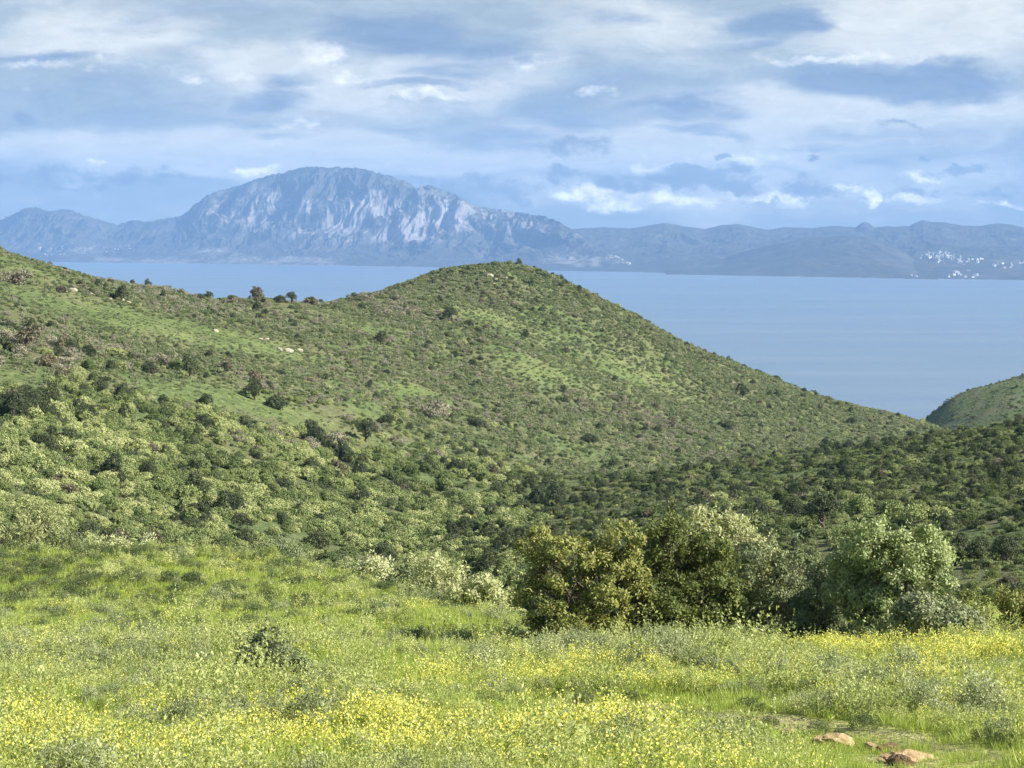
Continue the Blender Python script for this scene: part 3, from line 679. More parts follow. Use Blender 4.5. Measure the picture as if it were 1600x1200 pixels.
# ------------------------------------------------------------------ big foreground trees
def big_tree(name, px, py_base, dist, w_px, h_px, lobes_px, mat, label, cat, seed, nclump, nleaf=185, crad=.25, leafL=.095, leafW=.046, depth=.8, up=.3, group=None, twigs=9, sprigs=90):
    """lobes_px: (dx, dy up from the base, rx, ry) in photo pixels, turned into metres at its distance"""
    r = np.random.default_rng(seed)
    a, _ = azt(px, py_base); x = dist * math.sin(a); y = dist * math.cos(a); z = float(ground_z(x, y)); k = dist / FPX
    lobes = []; lift = max(0.0, CAMZ - azt(px, py_base)[1] * dist - z) / k      # ground that dips behind the crest: a taller plant
    if lift > 4: lobes_px = lobes_px + [(dx, -lift * .5, rx, ry + lift * .3) for dx, dy, rx, ry in lobes_px[:3]]
    lobes_px = [(dx, dy + lift, rx, ry) for dx, dy, rx, ry in lobes_px]
    for dx, dy, rx, ry in lobes_px:
        for rep in range(2):
            yy = r.uniform(-1, 1) * depth * w_px * .28 * k
            lobes.append(((dx + r.normal() * 6) * k, yy, (dy + r.normal() * 6) * k, rx * k * .84, max(rx, ry) * k * .75, ry * k * .84))
    root = bpy.data.objects.new(name, None); root.location = (x, y, z); COL.objects.link(root)
    v, f = crown_leaves(lobes, nclump, nleaf, crad, leafL, leafW, r, up=up, shell=(.6, 1.1), zmin=.02, core=.03, sprigs=sprigs)
    obj('crown', mesh_np('crown', v, f, mat), root)
    wv, wf = woody(lobes, r, max(.07, .035 * h_px * k), twigs=twigs)
    obj('trunk', mesh_np('trunk', wv, wf, M['bark'], smooth=True), root)
    tag(root, label, cat, group)
    return root
big_tree('evergreen_bush', 905, 1005, 55, 210, 180, [(-50, 55, 60, 60), (-15, 110, 60, 60), (45, 100, 60, 65), (60, 150, 38, 38), (-55, 130, 38, 42), (20, 50, 70, 55), (95, 60, 45, 55)], M['lentisk'],
         'large dark olive brown bush at the meadow edge, leftmost of the big bushes', 'bush', 1, 260)
big_tree('evergreen_bush', 1060, 1008, 56, 220, 190, [(-40, 60, 62, 60), (30, 70, 65, 65), (-10, 130, 55, 48), (50, 130, 48, 40), (85, 50, 45, 45), (-25, 170, 34, 26)], M['lentisk'],
         'bronze tinted bush with yellow sprigs in the middle of the meadow edge thicket', 'bush', 2, 260)
big_tree('olive_tree', 1125, 1000, 61, 190, 205, [(-20, 142, 60, 42), (35, 128, 55, 45), (0, 80, 70, 60), (75, 85, 42, 45), (-35, 168, 28, 22), (15, 165, 36, 28)], M['pale_olive'],
         'pale silvery olive tree rising behind the bronze bush', 'tree', 3, 240)
big_tree('olive_tree', 1205, 1000, 59, 130, 150, [(-15, 95, 50, 50), (25, 70, 50, 55), (0, 40, 60, 40), (35, 115, 30, 30)], M['greybush'],
         'grey green loose bush between the pale olive and the rounded olive tree', 'bush', 4, 170)
big_tree('olive_tree', 1385, 1008, 55, 210, 195, [(-25, 145, 55, 46), (48, 140, 52, 46), (5, 105, 62, 50), (70, 115, 36, 40), (-45, 100, 40, 40), (-10, 55, 55, 45), (-60, 60, 35, 40)], M['olive'],
         'rounded twin headed olive tree, tallest of the thicket by the yellow flowers', 'tree', 5, 280)
big_tree('olive_shrub', 1285, 1005, 57, 110, 150, [(-20, 60, 45, 50), (20, 85, 45, 50), (0, 30, 55, 40)], M['greybush'],
         'dark shaded bush hugging the left side of the twin headed olive', 'bush', 6, 130)
big_tree('olive_shrub', 1470, 1016, 53, 110, 95, [(-30, 50, 40, 40), (10, 35, 42, 34), (40, 18, 28, 22)], M['greybush'],
         'low dark shrub at the foot of the twin headed olive tree', 'bush', 7, 130, sprigs=20)
big_tree('heath_shrub', 1560, 985, 66, 110, 55, [(-30, 28, 40, 28), (15, 32, 42, 30), (50, 25, 32, 26)], M['lentisk'],
         'low brownish shrub beyond the meadow at the frame edge', 'shrub', 8, 100, sprigs=20)
big_tree('heath_shrub', 415, 1092, 40, 110, 95, [(-26, 30, 30, 30), (4, 42, 32, 34), (36, 28, 28, 26), (10, 62, 22, 22)], M['greybush'],
         'low grey green bush standing alone in the left meadow', 'shrub', 9, 120, 70, .15, .07, .03, sprigs=30)
EDGE = [(36, 868, 112, 120, 88, 'pale_olive', 'rounded pale bush behind the field at the left frame edge'),
        (100, 876, 113, 70, 42, 'greybush', 'low bush just beside the rounded pale bush behind the field'),
        (170, 880, 113, 70, 42, 'pale_olive', 'silvery low bush on the far edge of the left field'),
        (225, 884, 114, 60, 32, 'pale_olive', 'small silvery bush left of the brown bush on the field edge'),
        (310, 890, 115, 55, 34, 'lentisk', 'small brownish bush on the far edge of the left field'),
        (432, 893, 115, 110, 48, 'greybush', 'wide dark green bush on the field edge above the valley'),
        (583, 912, 104, 66, 40, 'pale_olive', 'small pale bush at the corner of the field'),
        (682, 940, 90, 100, 68, 'pale_olive', 'tall pale bush between the field corner and the big thicket'),
        (745, 956, 82, 100, 56, 'pale_olive', 'pale rounded bush sloping down beside the big thicket'),
        (635, 928, 95, 50, 30, 'greybush', 'tiny grey bush left of the tall pale bush')]
for i, (px, py, d, wp, hp, mt, lab) in enumerate(EDGE):
    q = wp / 100; s = hp / 60
    big_tree('olive_shrub', px, py, d, wp, hp, [(-28 * q, 24 * s, 26 * q, 24 * s), (0, 36 * s, 28 * q, 24 * s), (27 * q, 26 * s, 25 * q, 24 * s), (10 * q, 18 * s, 36 * q, 18 * s)], M[mt], lab, 'bush', 30 + i, 110, 60, .32, .15, .065, twigs=4, sprigs=10)

# ------------------------------------------------------------------ shrubs over the hillsides
def inst(kind, i, loc, s, rz, sz=1.0, name='shrub', stem=True, flat=1.0):
    fm, sm = SH[kind][i % len(SH[kind])]
    o = obj(name, fm, loc=loc); o.rotation_euler.z = rz; o.scale = (s, s, s * sz)
    if stem: obj('stem', sm, o)
    return o
# the ones that stand out, each at its own place
NOTE = [('dark', 366, 472, 24, 'dark round tree alone on the saddle skyline'), ('brown', 402, 476, 34, 'brownish tree on the skyline right of the lone dark tree'), ('dark', 436, 472, 22, 'dark skyline tree left of the pointed one'),
        ('dark', 456, 470, 22, 'dark pointed tree on the saddle skyline'), ('brown', 480, 478, 34, 'brown bush on the saddle right of the pointed tree'),
        ('brown', 40, 552, 52, 'large grey brown tree on the left hillside by the frame edge'), ('brown', 80, 574, 40, 'smaller brown tree below the large grey brown one'), ('dark', 141, 562, 27, 'dark single tree right of the brown trees'),
        ('brown', 237, 584, 34, 'dark brown tree left of the round green one in the clearing'), ('dark', 297, 590, 42, 'dark green round tree casting a shadow on the clearing'), ('dry', 258, 572, 44, 'pale grey leafless shrub between the clearing trees'),
        ('brown', 355, 582, 26, 'thin bare branched shrub right of the clearing'), ('brown', 406, 596, 38, 'bronze green tree above the clearing hollow'), ('dark', 398, 626, 40, 'dark tree in the clearing hollow'), ('dark', 434, 640, 44, 'broad dark tree right of the clearing hollow'),
        ('dark', 702, 504, 30, 'dark round bush high on the domed hill'), ('dry', 660, 553, 20, 'pale round shrub above the green path'), ('dark', 595, 540, 26, 'grey green bush left of the green path'),
        ('dry', 30, 446, 54, 'grey leafless thicket high on the left hill'), ('dark', 24, 444, 18, 'small dark bush within the grey leafless thicket'), ('brown', 95, 458, 26, 'brown bush beside the upper limestone outcrop'),
        ('dark', 190, 472, 30, 'dark bush behind the string of pale rocks'), ('dark', 600, 664, 34, 'dark bush right of the bright grass tongue'), ('dark', 572, 690, 44, 'dark bush below the bright grass tongue'), ('dark', 745, 668, 36, 'dark wide bush under the pale grey thicket'),
        ('dry', 680, 655, 60, 'pale grey leafless thicket in the middle of the valley side'), ('dry', 520, 700, 56, 'pale pinkish dry thicket under the bright grass tongue'), ('dry', 480, 704, 40, 'dry grey bush left of the pinkish thicket'),
        ('dark', 1135, 672, 32, 'dark tree low on the domed hill, lower of two'), ('dark', 1160, 622, 26, 'dark bush on the domed hill, upper of two'), ('dark', 925, 694, 34, 'dark bush where the domed hill meets the valley'),
        ('dark', 500, 868, 46, 'dark tree in the valley bottom behind the field'), ('dark', 660, 868, 36, 'dark bush in the valley floor shade'), ('dark', 870, 790, 44, 'dark tree on the valley floor left of the ridge'), ('dark', 790, 800, 34, 'dark bush at the valley fork'),
        ('scrub', 1340, 806, 62, 'big rounded tree left in the row on the right slope'), ('scrub', 1395, 812, 56, 'big rounded tree second in the row on the right slope'), ('scrub', 1440, 818, 58, 'big rounded tree third in the row on the right slope'), ('scrub', 1478, 812, 46, 'last rounded tree of the row on the right slope'),
        ('dark', 1285, 828, 70, 'dark spreading bush in shade left of the tree row'), ('scrub', 1130, 785, 30, 'upright pale tree, left of three on the right slope'), ('scrub', 1158, 787, 26, 'upright pale tree, middle of three on the right slope'), ('scrub', 1180, 786, 24, 'upright pale tree, right of three on the right slope'),
        ('dark', 320, 640, 30, 'dark bush below the clearing'), ('dark', 250, 672, 40, 'dark bush at the upper rim of the dense scrub'), ('dark', 20, 665, 60, 'dark green tree clump at the frame edge over the dense scrub'), ('dark', 60, 700, 46, 'dark tree below the edge clump in dense scrub')]
taken = []
for i, (kd, px, py, wp, lab) in enumerate(NOTE):
    x, y, z, d = hit(px, py)
    s = wp * d / FPX / 2 / 0.95
    o = inst(kd, i, (x, y, z - .05 * s), s, i * 1.3, 1.0 if kd != 'scrub' else 1.15, 'tree' if ('tree' in lab and 'three' not in lab) else 'shrub')
    tag(o, lab, 'tree' if 'tree' in lab.split() else 'shrub'); taken.append((x, y, s))

# random cover
NT_ = 150000
a = rng.uniform(-0.30, 0.30, NT_); d = np.sqrt(rng.uniform(118 ** 2, 835 ** 2, NT_))
far_n = 14000                                                      # the hill beyond the ridge
a2 = rng.uniform(0.14, 0.30, far_n); d2 = np.sqrt(rng.uniform(900 ** 2, 1340 ** 2, far_n))
a = np.concatenate([a, a2]); d = np.concatenate([d, d2])
x = d * np.sin(a); y = d * np.cos(a); z = ground_z(x, y)
px, py = project(x, y, z)
clr = f_clear(px, py)
# what hides behind the ridges is left out: keep points in sight (with a margin)
vis = np.ones(len(x), bool)
for fr in np.linspace(0.3, 0.97, 34):
    xx = x * fr; yy = y * fr; zl = CAMZ + (z + 2.0 - CAMZ) * fr
    dd_ = np.hypot(xx, yy); zt = CAMZ - dd_ * tbase(a, np.log(dd_))
    vis &= zt < zl + 1.5
dens = 0.55 + 0.55 * fbm(x / 45, y / 45, 3, 61)
big_zone = np.clip(sstep(575, 665, py), 0, 1)
big_zone = big_zone * np.where(px > 640, sstep(650, 740, py + .04 * (px - 640)), 1)
keep = vis & (rng.random(len(x)) < np.clip(dens + .25, 0.3, 1) * (1 - 0.45 * clr) * np.where(big_zone > .5, .62 + .2 * sstep(800, 1000, px), .95))
big_zone = big_zone * (1 - .9 * sstep(680, 760, px) * sstep(455, 490, d))
isbig = rng.random(len(x)) < (0.03 + 0.66 * big_zone)
ledge = np.maximum(sstep(790, 900, px) * sstep(478, 452, d), sstep(880, 920, d))                  # right slope: lower, grassier, its shade put into darker leaf colours
keep &= rng.random(len(x)) < (1 - 0.15 * ledge)
x, y, z, d, px, py, isbig, ledge, clr = [q[keep] for q in (x, y, z, d, px, py, isbig, ledge, clr)]
isbig &= clr < .35
n = len(x)
kn = fbm(x / 26, y / 26, 4, 71) + 0.2 * rng.normal(size=n); kd_ = fbm(x / 34 + 7, y / 34 + 3, 4, 73) + .12 * rng.normal(size=n)
hill = 1 - sstep(600, 700, py)
dryzone = gauss(px, py, 80, 520, 140, 40) + gauss(px, py, 620, 490, 150, 35) + gauss(px, py, 560, 600, 160, 60) + gauss(px, py, 680, 650, 140, 25) + gauss(px, py, 500, 695, 90, 15) + gauss(px, py, 1000, 660, 180, 30, .4) + gauss(px, py, 330, 480, 200, 20, .2)
u = rng.random(n)
kind = np.where(isbig, 0, 1)                                         # 0 scrub, 1 heath, 2 dark, 3 dry, 4 brown
kind = np.where(u < (np.where(isbig, .05, .016) + np.where(isbig, .34, .06) * (kn > .5) + .20 * ledge * isbig) * (clr < .4), 2, kind)
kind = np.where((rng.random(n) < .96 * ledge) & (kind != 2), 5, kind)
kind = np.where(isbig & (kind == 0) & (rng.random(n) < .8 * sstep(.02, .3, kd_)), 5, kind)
kind = np.where((rng.random(n) < np.clip(dryzone, 0, 1) * (0.10 + .36 * (kn < -.1)) * (clr < .4)), 3, kind)
kind = np.where((rng.random(n) < 0.004 + 0.02 * (kn < -.5)), 4, kind)
siz = np.where(kind == 1, rng.uniform(.45, 1.15, n) * np.where(rng.random(n) < .06, 1.3, 1), rng.uniform(.75, 1.75, n) * np.where(rng.random(n) < .12, 1.4, 1))
siz = siz * np.where((kind != 1) & (d > 400), .72, 1) * (1 - 0.30 * ledge) * np.where((kind == 0) & (d < 330), 1.2, 1)
thick = np.exp(np.clip(.75 * fbm(x / 17, y / 17, 3, 83) + .28 * rng.normal(size=n), -.8, .75))
thick = np.where(d > 430, np.minimum(thick, 1.15) * .8, thick)
siz = siz * np.where(kind != 1, thick, 1) * np.clip(0.75 + d / 1100, .8, 1.35) * (1 - .6 * clr)
siz = np.where(ledge > .4, np.minimum(siz * np.where(d > 900, 1.0, .7), np.where(d > 900, 1.6, 1.3)), np.minimum(siz, np.where(d < 260, 1.7, 2.1)))
for (tx, ty, ts) in taken:
    siz = np.where((x - tx) ** 2 + (y - ty) ** 2 < (ts * .9) ** 2, 0, siz)
ok = siz > 0
x, y, z, d, px, py, kind, siz = [q[ok] for q in (x, y, z, d, px, py, kind, siz)]
n = len(x)
rot = rng.uniform(0, 6.28, n); szz = rng.uniform(.75, 1.2, n); var = rng.integers(0, 100, n)
app = siz / d
inframe = (px > -5) & (px < 1605) & (py < 1100)
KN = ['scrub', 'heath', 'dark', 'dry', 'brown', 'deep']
WORDS = {0: ('olive_shrub', 'rounded green shrub', 'shrub'), 1: ('heath_shrub', 'low heath bush', 'shrub'), 2: ('evergreen_bush', 'dark evergreen bush', 'bush'), 3: ('dry_shrub', 'pale dry shrub', 'shrub'), 4: ('brown_bush', 'brown leaved bush', 'bush'), 5: ('slope_shrub', 'deep green shrub', 'shrub')}
GRP = ['rounded green shrubs of the valley sides', 'low heath bushes of the hills', 'dark evergreen bushes of the hills', 'pale dry shrubs of the hills', 'brown leaved bushes of the hills', 'deep green shrubs of the valley and shady slope']
ANCHOR_WORDS = ['the lone skyline tree', 'the brownish skyline tree', None, 'the pointed skyline tree', None, 'the large grey brown tree', None, 'the dark single hillside tree', None, 'the shadow casting round tree', None, None, 'the bronze hillside tree', None, 'the hollow with dark trees',
    'the dark dome bush', None, 'the green path', 'the grey leafless thicket', None, None, 'the string of pale rocks', 'the bright grass tongue', None, None, 'the pale grey valley thicket', 'the pinkish dry thicket', None,
    'the lower dark dome tree', 'the upper dark dome bush', 'the dome foot bush', 'the dark valley bottom tree', 'the shady valley bush', 'the valley floor tree', None,
    'the right slope tree row', None, None, None, 'the dark spreading bush', None, 'the three upright trees', None, None, None, 'the edge tree clump', None]
single = np.zeros(n, bool)
for k in range(6):
    c_ = np.where((kind == k) & inframe)[0]
    c_ = c_[np.argsort(-app[c_])][:{0: 300, 1: 60, 2: 120, 3: 120, 4: 80, 5: 200}[k]]
    single[c_] = True
ANCH = [(n_[1], n_[2] - n_[3] * .4, a_) for n_, a_ in zip(NOTE, ANCHOR_WORDS) if a_] + [(905, 905, 'the largest dark bush'), (1385, 900, 'the twin headed olive'), (1125, 880, 'the pale silvery olive'), (32, 835, 'the pale edge bush'), (432, 868, 'the wide field edge bush'), (690, 905, 'the tall pale bush'), (760, 420, 'the dome summit'), (1487, 703, 'the white boulder'), (1560, 960, 'the low brownish shrub'), (450, 548, 'the boulder cluster'), (300, 870, 'the field edge')]
FORTY = ['fortieth'] + ['forty ' + q for q in 'first second third fourth fifth sixth seventh eighth ninth'.split()]
ORD = 'nearest second third fourth fifth sixth seventh eighth ninth tenth eleventh twelfth thirteenth fourteenth fifteenth sixteenth seventeenth eighteenth nineteenth twentieth'.split()
ORD += []
ORD += ['twenty ' + q for q in ('first second third fourth fifth sixth seventh eighth ninth').split()] + ['thirtieth'] + ['thirty ' + q for q in ('first second third fourth fifth sixth seventh eighth ninth').split()]
ORD += FORTY
AX = np.array([(q[0], q[1]) for q in ANCH]); cell = {}
for i in np.where(single)[0]:
    ddx = px[i] - AX[:, 0]; ddy = (py[i] - AX[:, 1]) * 1.4; r2 = np.hypot(ddx, ddy); j = int(np.argmin(r2))
    sc_ = int((math.atan2(ddy[j], ddx[j]) + math.pi) / (2 * math.pi) * 8 + .5) % 8
    cell.setdefault((int(kind[i]), j, sc_), []).append((r2[j], int(i)))
DIRS = ['left of', 'above and left of', 'straight above', 'above and right of', 'right of', 'below and right of', 'straight below', 'below and left of']
for (k, j, sc_), lst in cell.items():
    nm, lb, ct = WORDS[k]
    for q, (r2_, i) in enumerate(sorted(lst)):
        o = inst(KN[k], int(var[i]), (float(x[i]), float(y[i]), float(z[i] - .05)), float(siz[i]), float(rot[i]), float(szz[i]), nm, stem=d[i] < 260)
        wd_ = (ORD[q] if q < len(ORD) else 'outlying')
        tag(o, f'{wd_} {lb} {DIRS[sc_]} {ANCH[j][2]}', ct, GRP[k])
base_ = 0; meshes = []; off = {}
for k in range(6):
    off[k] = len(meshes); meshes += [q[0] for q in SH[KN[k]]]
r_ = ~single
offs = np.array([off[k] for k in range(6)]); cnts = np.array([len(SH[KN[k]]) for k in range(6)])
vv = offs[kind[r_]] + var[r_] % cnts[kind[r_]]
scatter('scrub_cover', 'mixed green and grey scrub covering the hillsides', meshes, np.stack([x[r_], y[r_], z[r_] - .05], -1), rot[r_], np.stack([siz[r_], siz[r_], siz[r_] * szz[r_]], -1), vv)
print('scrub', n, 'single', int(single.sum()))

# ------------------------------------------------------------------ meadow: herbs, grass and yellow flowers
def herb_mesh(seed, h=.5, stems=15, per=17, L=.055, W=.022, spread=.22, mat=None):
    r = np.random.default_rng(seed)
    b = np.concatenate([r.normal(size=(stems, 2)) * spread * .55, np.zeros((stems, 1))], 1)
    dr = unit(np.concatenate([b[:, :2] * 1.6 + r.normal(size=(stems, 2)) * .16, np.ones((stems, 1))], 1))
    hh = h * r.uniform(.55, 1.15, stems)
    k = np.repeat(np.arange(stems), per); tt = r.random(len(k)) ** .7
    p = b[k] + dr[k] * (tt * hh[k])[:, None]
    ld = unit(dr[k] * .55 + r.normal(size=(len(k), 3)) * .7 + np.array([0, 0, .15]))
    wd = unit(np.cross(ld, unit(r.normal(size=(len(k), 3)) + np.array([0, 0, .8]))))
    return quads_from(p, ld, wd, L * r.uniform(.6, 1.4, len(k)) * (1.25 - .6 * tt), W * r.uniform(.7, 1.3, len(k))), (b, dr, hh)
HERB = []
for i in range(6):
    (v, f), _ = herb_mesh(200 + i, .46 + .1 * (i % 3)); HERB.append(mesh_np('herb', v, f, M['herb']))
FLOW = []
for i in range(5):
    r = np.random.default_rng(230 + i)
    (v, f), (b0, dr, hh) = herb_mesh(240 + i, .46, 12, 6, .09, .022, .26)
    k = np.repeat(np.arange(12), 9); p = b0[k] + dr[k] * (hh[k] * r.uniform(.82, 1.08, len(k)))[:, None] + r.normal(size=(len(k), 3)) * .035
    ld = unit(r.normal(size=(len(k), 3)) + np.array([0, 0, .5])); wd = unit(np.cross(ld, r.normal(size=(len(k), 3))))
    v2, f2 = quads_from(p, ld, wd, np.full(len(k), .031), np.full(len(k), .028))
    V_, F_ = join([(v, f), (v2, f2)])
    FLOW.append(mesh_np('flower', V_, F_, [M['stem'], M['petal']], np.r_[np.zeros(len(f)), np.ones(len(f2))]))
GRAS = []
for i in range(5):
    r = np.random.default_rng(260 + i); nb = 46
    b0 = np.c_[r.normal(size=(nb, 2)) * .12, np.zeros(nb)]; dr = unit(np.c_[b0[:, :2] * 1.8 + r.normal(size=(nb, 2)) * .25, np.ones(nb)])
    wd = unit(np.cross(dr, r.normal(size=(nb, 3)))); v, f = quads_from(b0, dr, wd, r.uniform(.16, .38, nb), np.full(nb, .014)); GRAS.append(mesh_np('grass_tuft', v, f, M['grass']))

def near_rock(x, y):
    k = np.zeros(len(x), bool)
    for px_, py_, rr in ((1302, 1172, .95), (1420, 1196, 1.1), (1450, 1205, 1.0), (1385, 1186, .9), (1360, 1178, .6), (612, 1104, .35), (1230, 1150, .35), (955, 1136, .3), (415, 1098, .7)):
        hx, hy, hz_, hd = hit(px_, py_)
        for t_ in (0, .6, 1.2, 1.8): k |= (x - hx * (1 - t_ / hd)) ** 2 + (y - hy * (1 - t_ / hd)) ** 2 < rr * rr
    return k
def meadow_pts(nn_, dmin, dmax, power=1.3, rocks=True):
    a = rng.uniform(-.31, .31, nn_); q = rng.random(nn_); e = 2 - power + 1e-6
    d = (dmin ** (power) + q * (dmax ** (power) - dmin ** (power))) ** (1 / power)
    x = d * np.sin(a); y = d * np.cos(a); z = ground_z(x, y); px, py = project(x, y, z)
    lim = np.interp(px, [0, 450, 560, 800, 810, 1600], [116, 116, 104, 74, 63, 66])
    ok = (d < lim) & (~near_rock(x, y) if rocks else True)
    return [q_[ok] for q_ in (x, y, z, d, px, py)]
# rounded herb mounds
def mound_mesh(seed, mat):
    r = np.random.default_rng(seed)
    lobes = [(r.uniform(-.5, .5), r.uniform(-.5, .5), r.uniform(.2, .5), r.uniform(.35, .55), r.uniform(.35, .55), r.uniform(.3, .5)) for _ in range(4)]
    v, f = crown_leaves(lobes, 44, 30,   .20, .085, .036, r, up=.6, zmin=-.05, sprigs=14, sprig_len=.45)
    return mesh_np('mound', v, f, mat)
MOUND = [mound_mesh(300 + i, M['herb']) for i in range(4)] + [mound_mesh(310 + i, M['greyherb']) for i in range(4)]
x, y, z, d, px, py = meadow_pts(17000, 22, 118, 1.5)
pn = fbm(x / 5.5, y / 5.5, 4, 92); pn2 = fbm(x / 16, y / 16, 3, 96); yl = f_yel(px, py); br = f_bare(px, py)
gz = gauss(px, py, 150, 1050, 260, 55) + gauss(px, py, 1000, 1025, 260, 26) + 1.2 * gauss(px, py, 1440, 1095, 230, 42) + .6 * gauss(px, py, 650, 1100, 150, 25)
k = rng.random(len(x)) < np.clip(.34 + .5 * pn + .35 * pn2 + .75 * gz - .35 * yl - 1.4 * br, 0.0, 1) * np.where((d > 58) & (px < 800), .22, 1)
x, y, z, d, px, py, pn, gz = [q[k] for q in (x, y, z, d, px, py, pn, gz)]
s = rng.uniform(.16, .44, len(x)) * (1 + .5 * np.clip(pn, -.3, 1)) * np.where(rng.random(len(x)) < .05, 1.4, 1) * np.clip(d / 60, .85, 1.3)
s = np.minimum(s * (1 + .3 * np.clip(gz, 0, 1) * (px > 800)), .66)
vr = np.where(rng.random(len(x)) < .35 + .35 * np.clip(gz, 0, 1), 4, 0) + rng.integers(0, 4, len(x))
scatter('herb_mounds', 'rounded grey green herb mounds dotted over the meadow', MOUND, np.stack([x, y, z - .03], -1), rng.uniform(0, 6.28, len(x)), np.stack([s, s, s * rng.uniform(.8, 1.25, len(x))], -1), vr)
# herbs
x, y, z, d, px, py = meadow_pts(22000, 22, 118)
yl = f_yel(px, py); br = f_bare(px, py); pn = fbm(x / 3.0, y / 3.0, 4, 91); pn2 = fbm(x / 13, y / 13, 3, 95)
grey = np.clip(.30 + .4 * pn2 + .75 * pn + .35 * gauss(px, py, 150, 1050, 260, 55) + .45 * gauss(px, py, 1000, 1020, 260, 26) + .4 * gauss(px, py, 1450, 1100, 200, 40) - .4 * yl - 1.4 * br, 0.0, 1)
grey = grey * np.where((d > 58) & (px < 800), .3, 1)
k = rng.random(len(x)) < grey
x, y, z, d, px, py, pn = [q[k] for q in (x, y, z, d, px, py, pn)]
s = rng.uniform(.4, 1.0, len(x)) * (1 + .7 * np.clip(pn, -.5, 1)); s = s * np.where(rng.random(len(x)) < .04, 1.5, 1)
scatter('herb_cover', 'grey green leafy herbs filling the meadow', HERB, np.stack([x, y, z - .02], -1), rng.uniform(0, 6.28, len(x)), np.stack([s, s, s * rng.uniform(.8, 1.2, len(x))], -1), rng.integers(0, 6, len(x)))
# flowers
x, y, z, d, px, py = meadow_pts(38000, 22, 118)
yl = f_yel(px, py); pn = fbm(x / 2.6, y / 2.6, 4, 97); br = f_bare(px, py)
k = rng.random(len(x)) < np.clip(yl * (.42 + .9 * pn) + .035 + .12 * np.clip(pn, 0, 1) - .4 * br, 0.0, 1) * np.where((px < 800) & (d > 42), .6, 1)
x, y, z, pn = x[k], y[k], z[k], pn[k]
s = rng.uniform(.45, .95, len(x)) * (1 + .5 * np.clip(pn, -.4, .8))
scatter('flower_cover', 'yellow wild flowers in drifts through the meadow', FLOW, np.stack([x, y, z - .02], -1), rng.uniform(0, 6.28, len(x)), np.stack([s, s, s], -1), rng.integers(0, 5, len(x)))
# grass
x, y, z, d, px, py = meadow_pts(60000, 22, 118, 1.6, False)
k = rng.random(len(x)) < 1 - .75 * f_bare(px, py); x, y, z, d, px, py = [q[k] for q in (x, y, z, d, px, py)]
s = rng.uniform(.45, 1.05, len(x)) * (1 - .6 * f_bare(px, py)) * np.where(near_rock(x, y), .62, 1)
scatter('grass_cover', 'short green grass between the meadow herbs', GRAS, np.stack([x, y, z - .01], -1), rng.uniform(0, 6.28, len(x)), np.stack([s, s, s], -1), rng.integers(0, 5, len(x)))
# dark tussocks, mostly in the left field
DARKM = [mound_mesh(330 + i, M['tussock']) for i in range(3)]
x, y, z, d, px, py = meadow_pts(9000, 26, 117, 1.7)
k = (rng.random(len(x)) < np.clip(.40 + .8 * fbm(x / 7, y / 7, 3, 99), .03, 1) * np.where((px < 800) & (d > 58), 1, .3))
x, y, z, d = x[k], y[k], z[k], d[k]
s = rng.uniform(.2, .55, len(x)) * np.clip(d / 75, .6, 1.25)
scatter('tussock_cover', 'small dark tussocks dotted over the left field', DARKM, np.stack([x, y, z - .02], -1), rng.uniform(0, 6.28, len(x)), np.stack([s, s, s * .9], -1), rng.integers(0, 3, len(x)))

# ------------------------------------------------------------------ rocks
def rock_mesh(seed, mats, sub=3, pit=False):
    r = np.random.default_rng(seed)
    bm = bmesh.new(); bmesh.ops.create_icosphere(bm, subdivisions=sub, radius=1)
    planes = [(unit(r.normal(size=3)), r.uniform(.5, .85)) for _ in range(11)]
    for v in bm.verts:
        p = np.array(v.co)
        for nrm, h in planes:
            e = p @ nrm - h
            if e > 0: p = p - nrm * e * .92
        p = p * (1 + .05 * math.sin(p[0] * 9 + seed) * math.sin(p[1] * 8) + .04 * math.sin(p[2] * 13 + p[0] * 7)) + r.normal(size=3) * .018
        v.co = p
    me = bpy.data.meshes.new('rock'); bm.to_mesh(me); bm.free()
    for q in (mats if isinstance(mats, list) else [mats]): me.materials.append(q)
    return me
ROCK = {'lime': [rock_mesh(i, M['lime'], 2) for i in range(4)], 'sandst': [rock_mesh(10 + i, M['sandst'], 4) for i in range(2)], 'pit': [rock_mesh(20 + i, M['pit'], 4) for i in range(2)]}
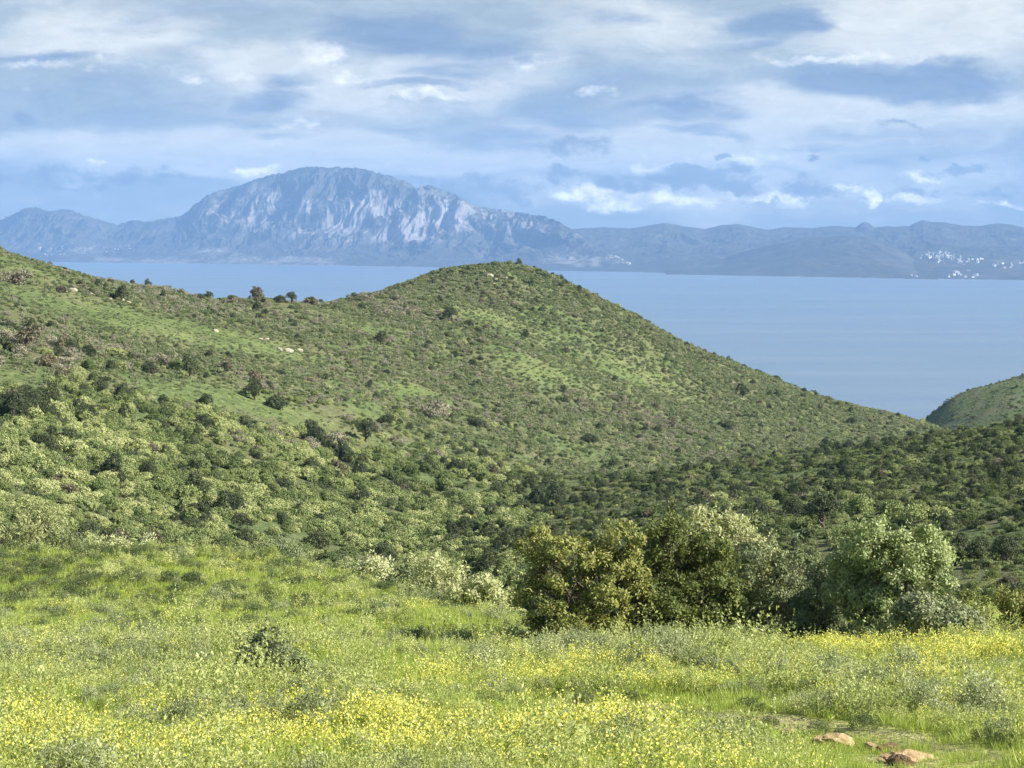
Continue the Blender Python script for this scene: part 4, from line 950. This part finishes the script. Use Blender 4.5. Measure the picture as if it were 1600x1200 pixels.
RK = [('sandst', 1302, 1166, 46, .5, .2, 'orange tan rounded rock in the meadow left of the split rocks'), ('sandst', 1420, 1190, 70, .42, .5, 'long pale tan rock slab at the bottom of the meadow'),
      ('pit', 1385, 1178, 40, .55, .9, 'dark pitted brown rock left of the tan slab'), ('pit', 1408, 1196, 40, .5, 2.0, 'dark brown rock under the tan slab'), ('sandst', 1360, 1172, 18, .8, 2.4, 'small orange stone left of the dark pitted rock'),
      ('lime', 612, 1100, 20, .8, 1., 'white stone alone in the centre meadow'), ('sandst', 1230, 1146, 16, .6, .4, 'small brown stone on the bare strip'), ('sandst', 955, 1132, 14, .5, 1.4, 'small reddish stone on the bare patch in the meadow'),
      ('lime', 1487, 706, 12, 1.1, .3, 'white boulder alone on the right slope'),
      ('lime', 113, 456, 13, 1., .4, 'largest pale rock of the string on the left hill'), ('lime', 104, 457, 7, .9, 1.4, 'small pale rock left of the largest in the string'), ('lime', 141, 461, 8, .8, 2.2, 'pale rock second in the string on the left hill'),
      ('lime', 171, 469, 8, 1., .8, 'pale rock third in the string on the left hill'), ('lime', 191, 470, 9, .8, 1.8, 'pale rock fourth in the string on the left hill'), ('lime', 200, 474, 8, .8, 2.8, 'pale rock last in the string on the left hill'),
      ('lime', 337, 519, 9, 1.1, .7, 'single pale pointed rock in the middle of the left hill'), ('lime', 405, 531, 10, .7, .2, 'flat pale rock above the boulder cluster'), ('lime', 417, 531, 9, .6, 1.2, 'flat pale rock right of its twin above the cluster'),
      ('lime', 437, 547, 11, .9, 2., 'left pale boulder of the cluster below the saddle'), ('lime', 451, 550, 14, 1., .5, 'middle pale boulder of the cluster below the saddle'), ('lime', 468, 550, 12, 1.1, 1.1, 'right pale boulder of the cluster below the saddle'),
      ('lime', 764, 434, 12, 1.1, .3, 'pale rock outcrop near the dome summit, left piece'), ('lime', 776, 439, 11, .9, 1.5, 'pale rock outcrop near the dome summit, middle piece'), ('lime', 788, 436, 10, .8, 2.5, 'pale rock outcrop near the dome summit, right piece'), ('lime', 772, 445, 8, .8, .9, 'small low rock under the dome summit outcrop'),
      ('lime', 894, 483, 8, .8, .9, 'pale rock on the right flank of the domed hill')]
for i, (kd, px_, py_, wp, hz, rz, lab) in enumerate(RK):
    xx, yy, zz, dd_ = hit(px_, py_); s = wp * dd_ / FPX / 2 / .8 * (1.2 if dd_ < 60 else 1)
    o = obj('rock', ROCK[kd][i % len(ROCK[kd])], loc=(xx, yy, zz + s * hz * (.12 if kd != 'lime' else .2))); o.scale = (s, s * .8, s * hz) if kd != 'lime' else (s * 1.05, s * .7, s * hz * .62); o.rotation_euler = (.1, .15 if 'slab' in lab else 0, rz)
    tag(o, lab, 'rock')

# ------------------------------------------------------------------ the hazy air over the strait
bm = bmesh.new(); g = bmesh.ops.create_cube(bm, size=1)
for v in bm.verts:
    v.co = Vector((v.co.x * 33000, -4500 + (v.co.y + .5) * 27500, -380 + (v.co.z + .5) * (940 + 380)))
me = bpy.data.meshes.new('haze'); bm.to_mesh(me); bm.free()
m, t, out = new_mat('haze_air')
pv_ = t.add('ShaderNodeVolumePrincipled')
pv_.inputs['Color'].default_value = (0.275, 0.48, 0.83, 1); pv_.inputs['Density'].default_value = 5.2e-5; pv_.inputs['Anisotropy'].default_value = 0.0
t.l.new(pv_.outputs[0], out.inputs['Volume'])
me.materials.append(m)
tag(obj('haze', me), 'pale blue haze hanging over the strait', kind='stuff')
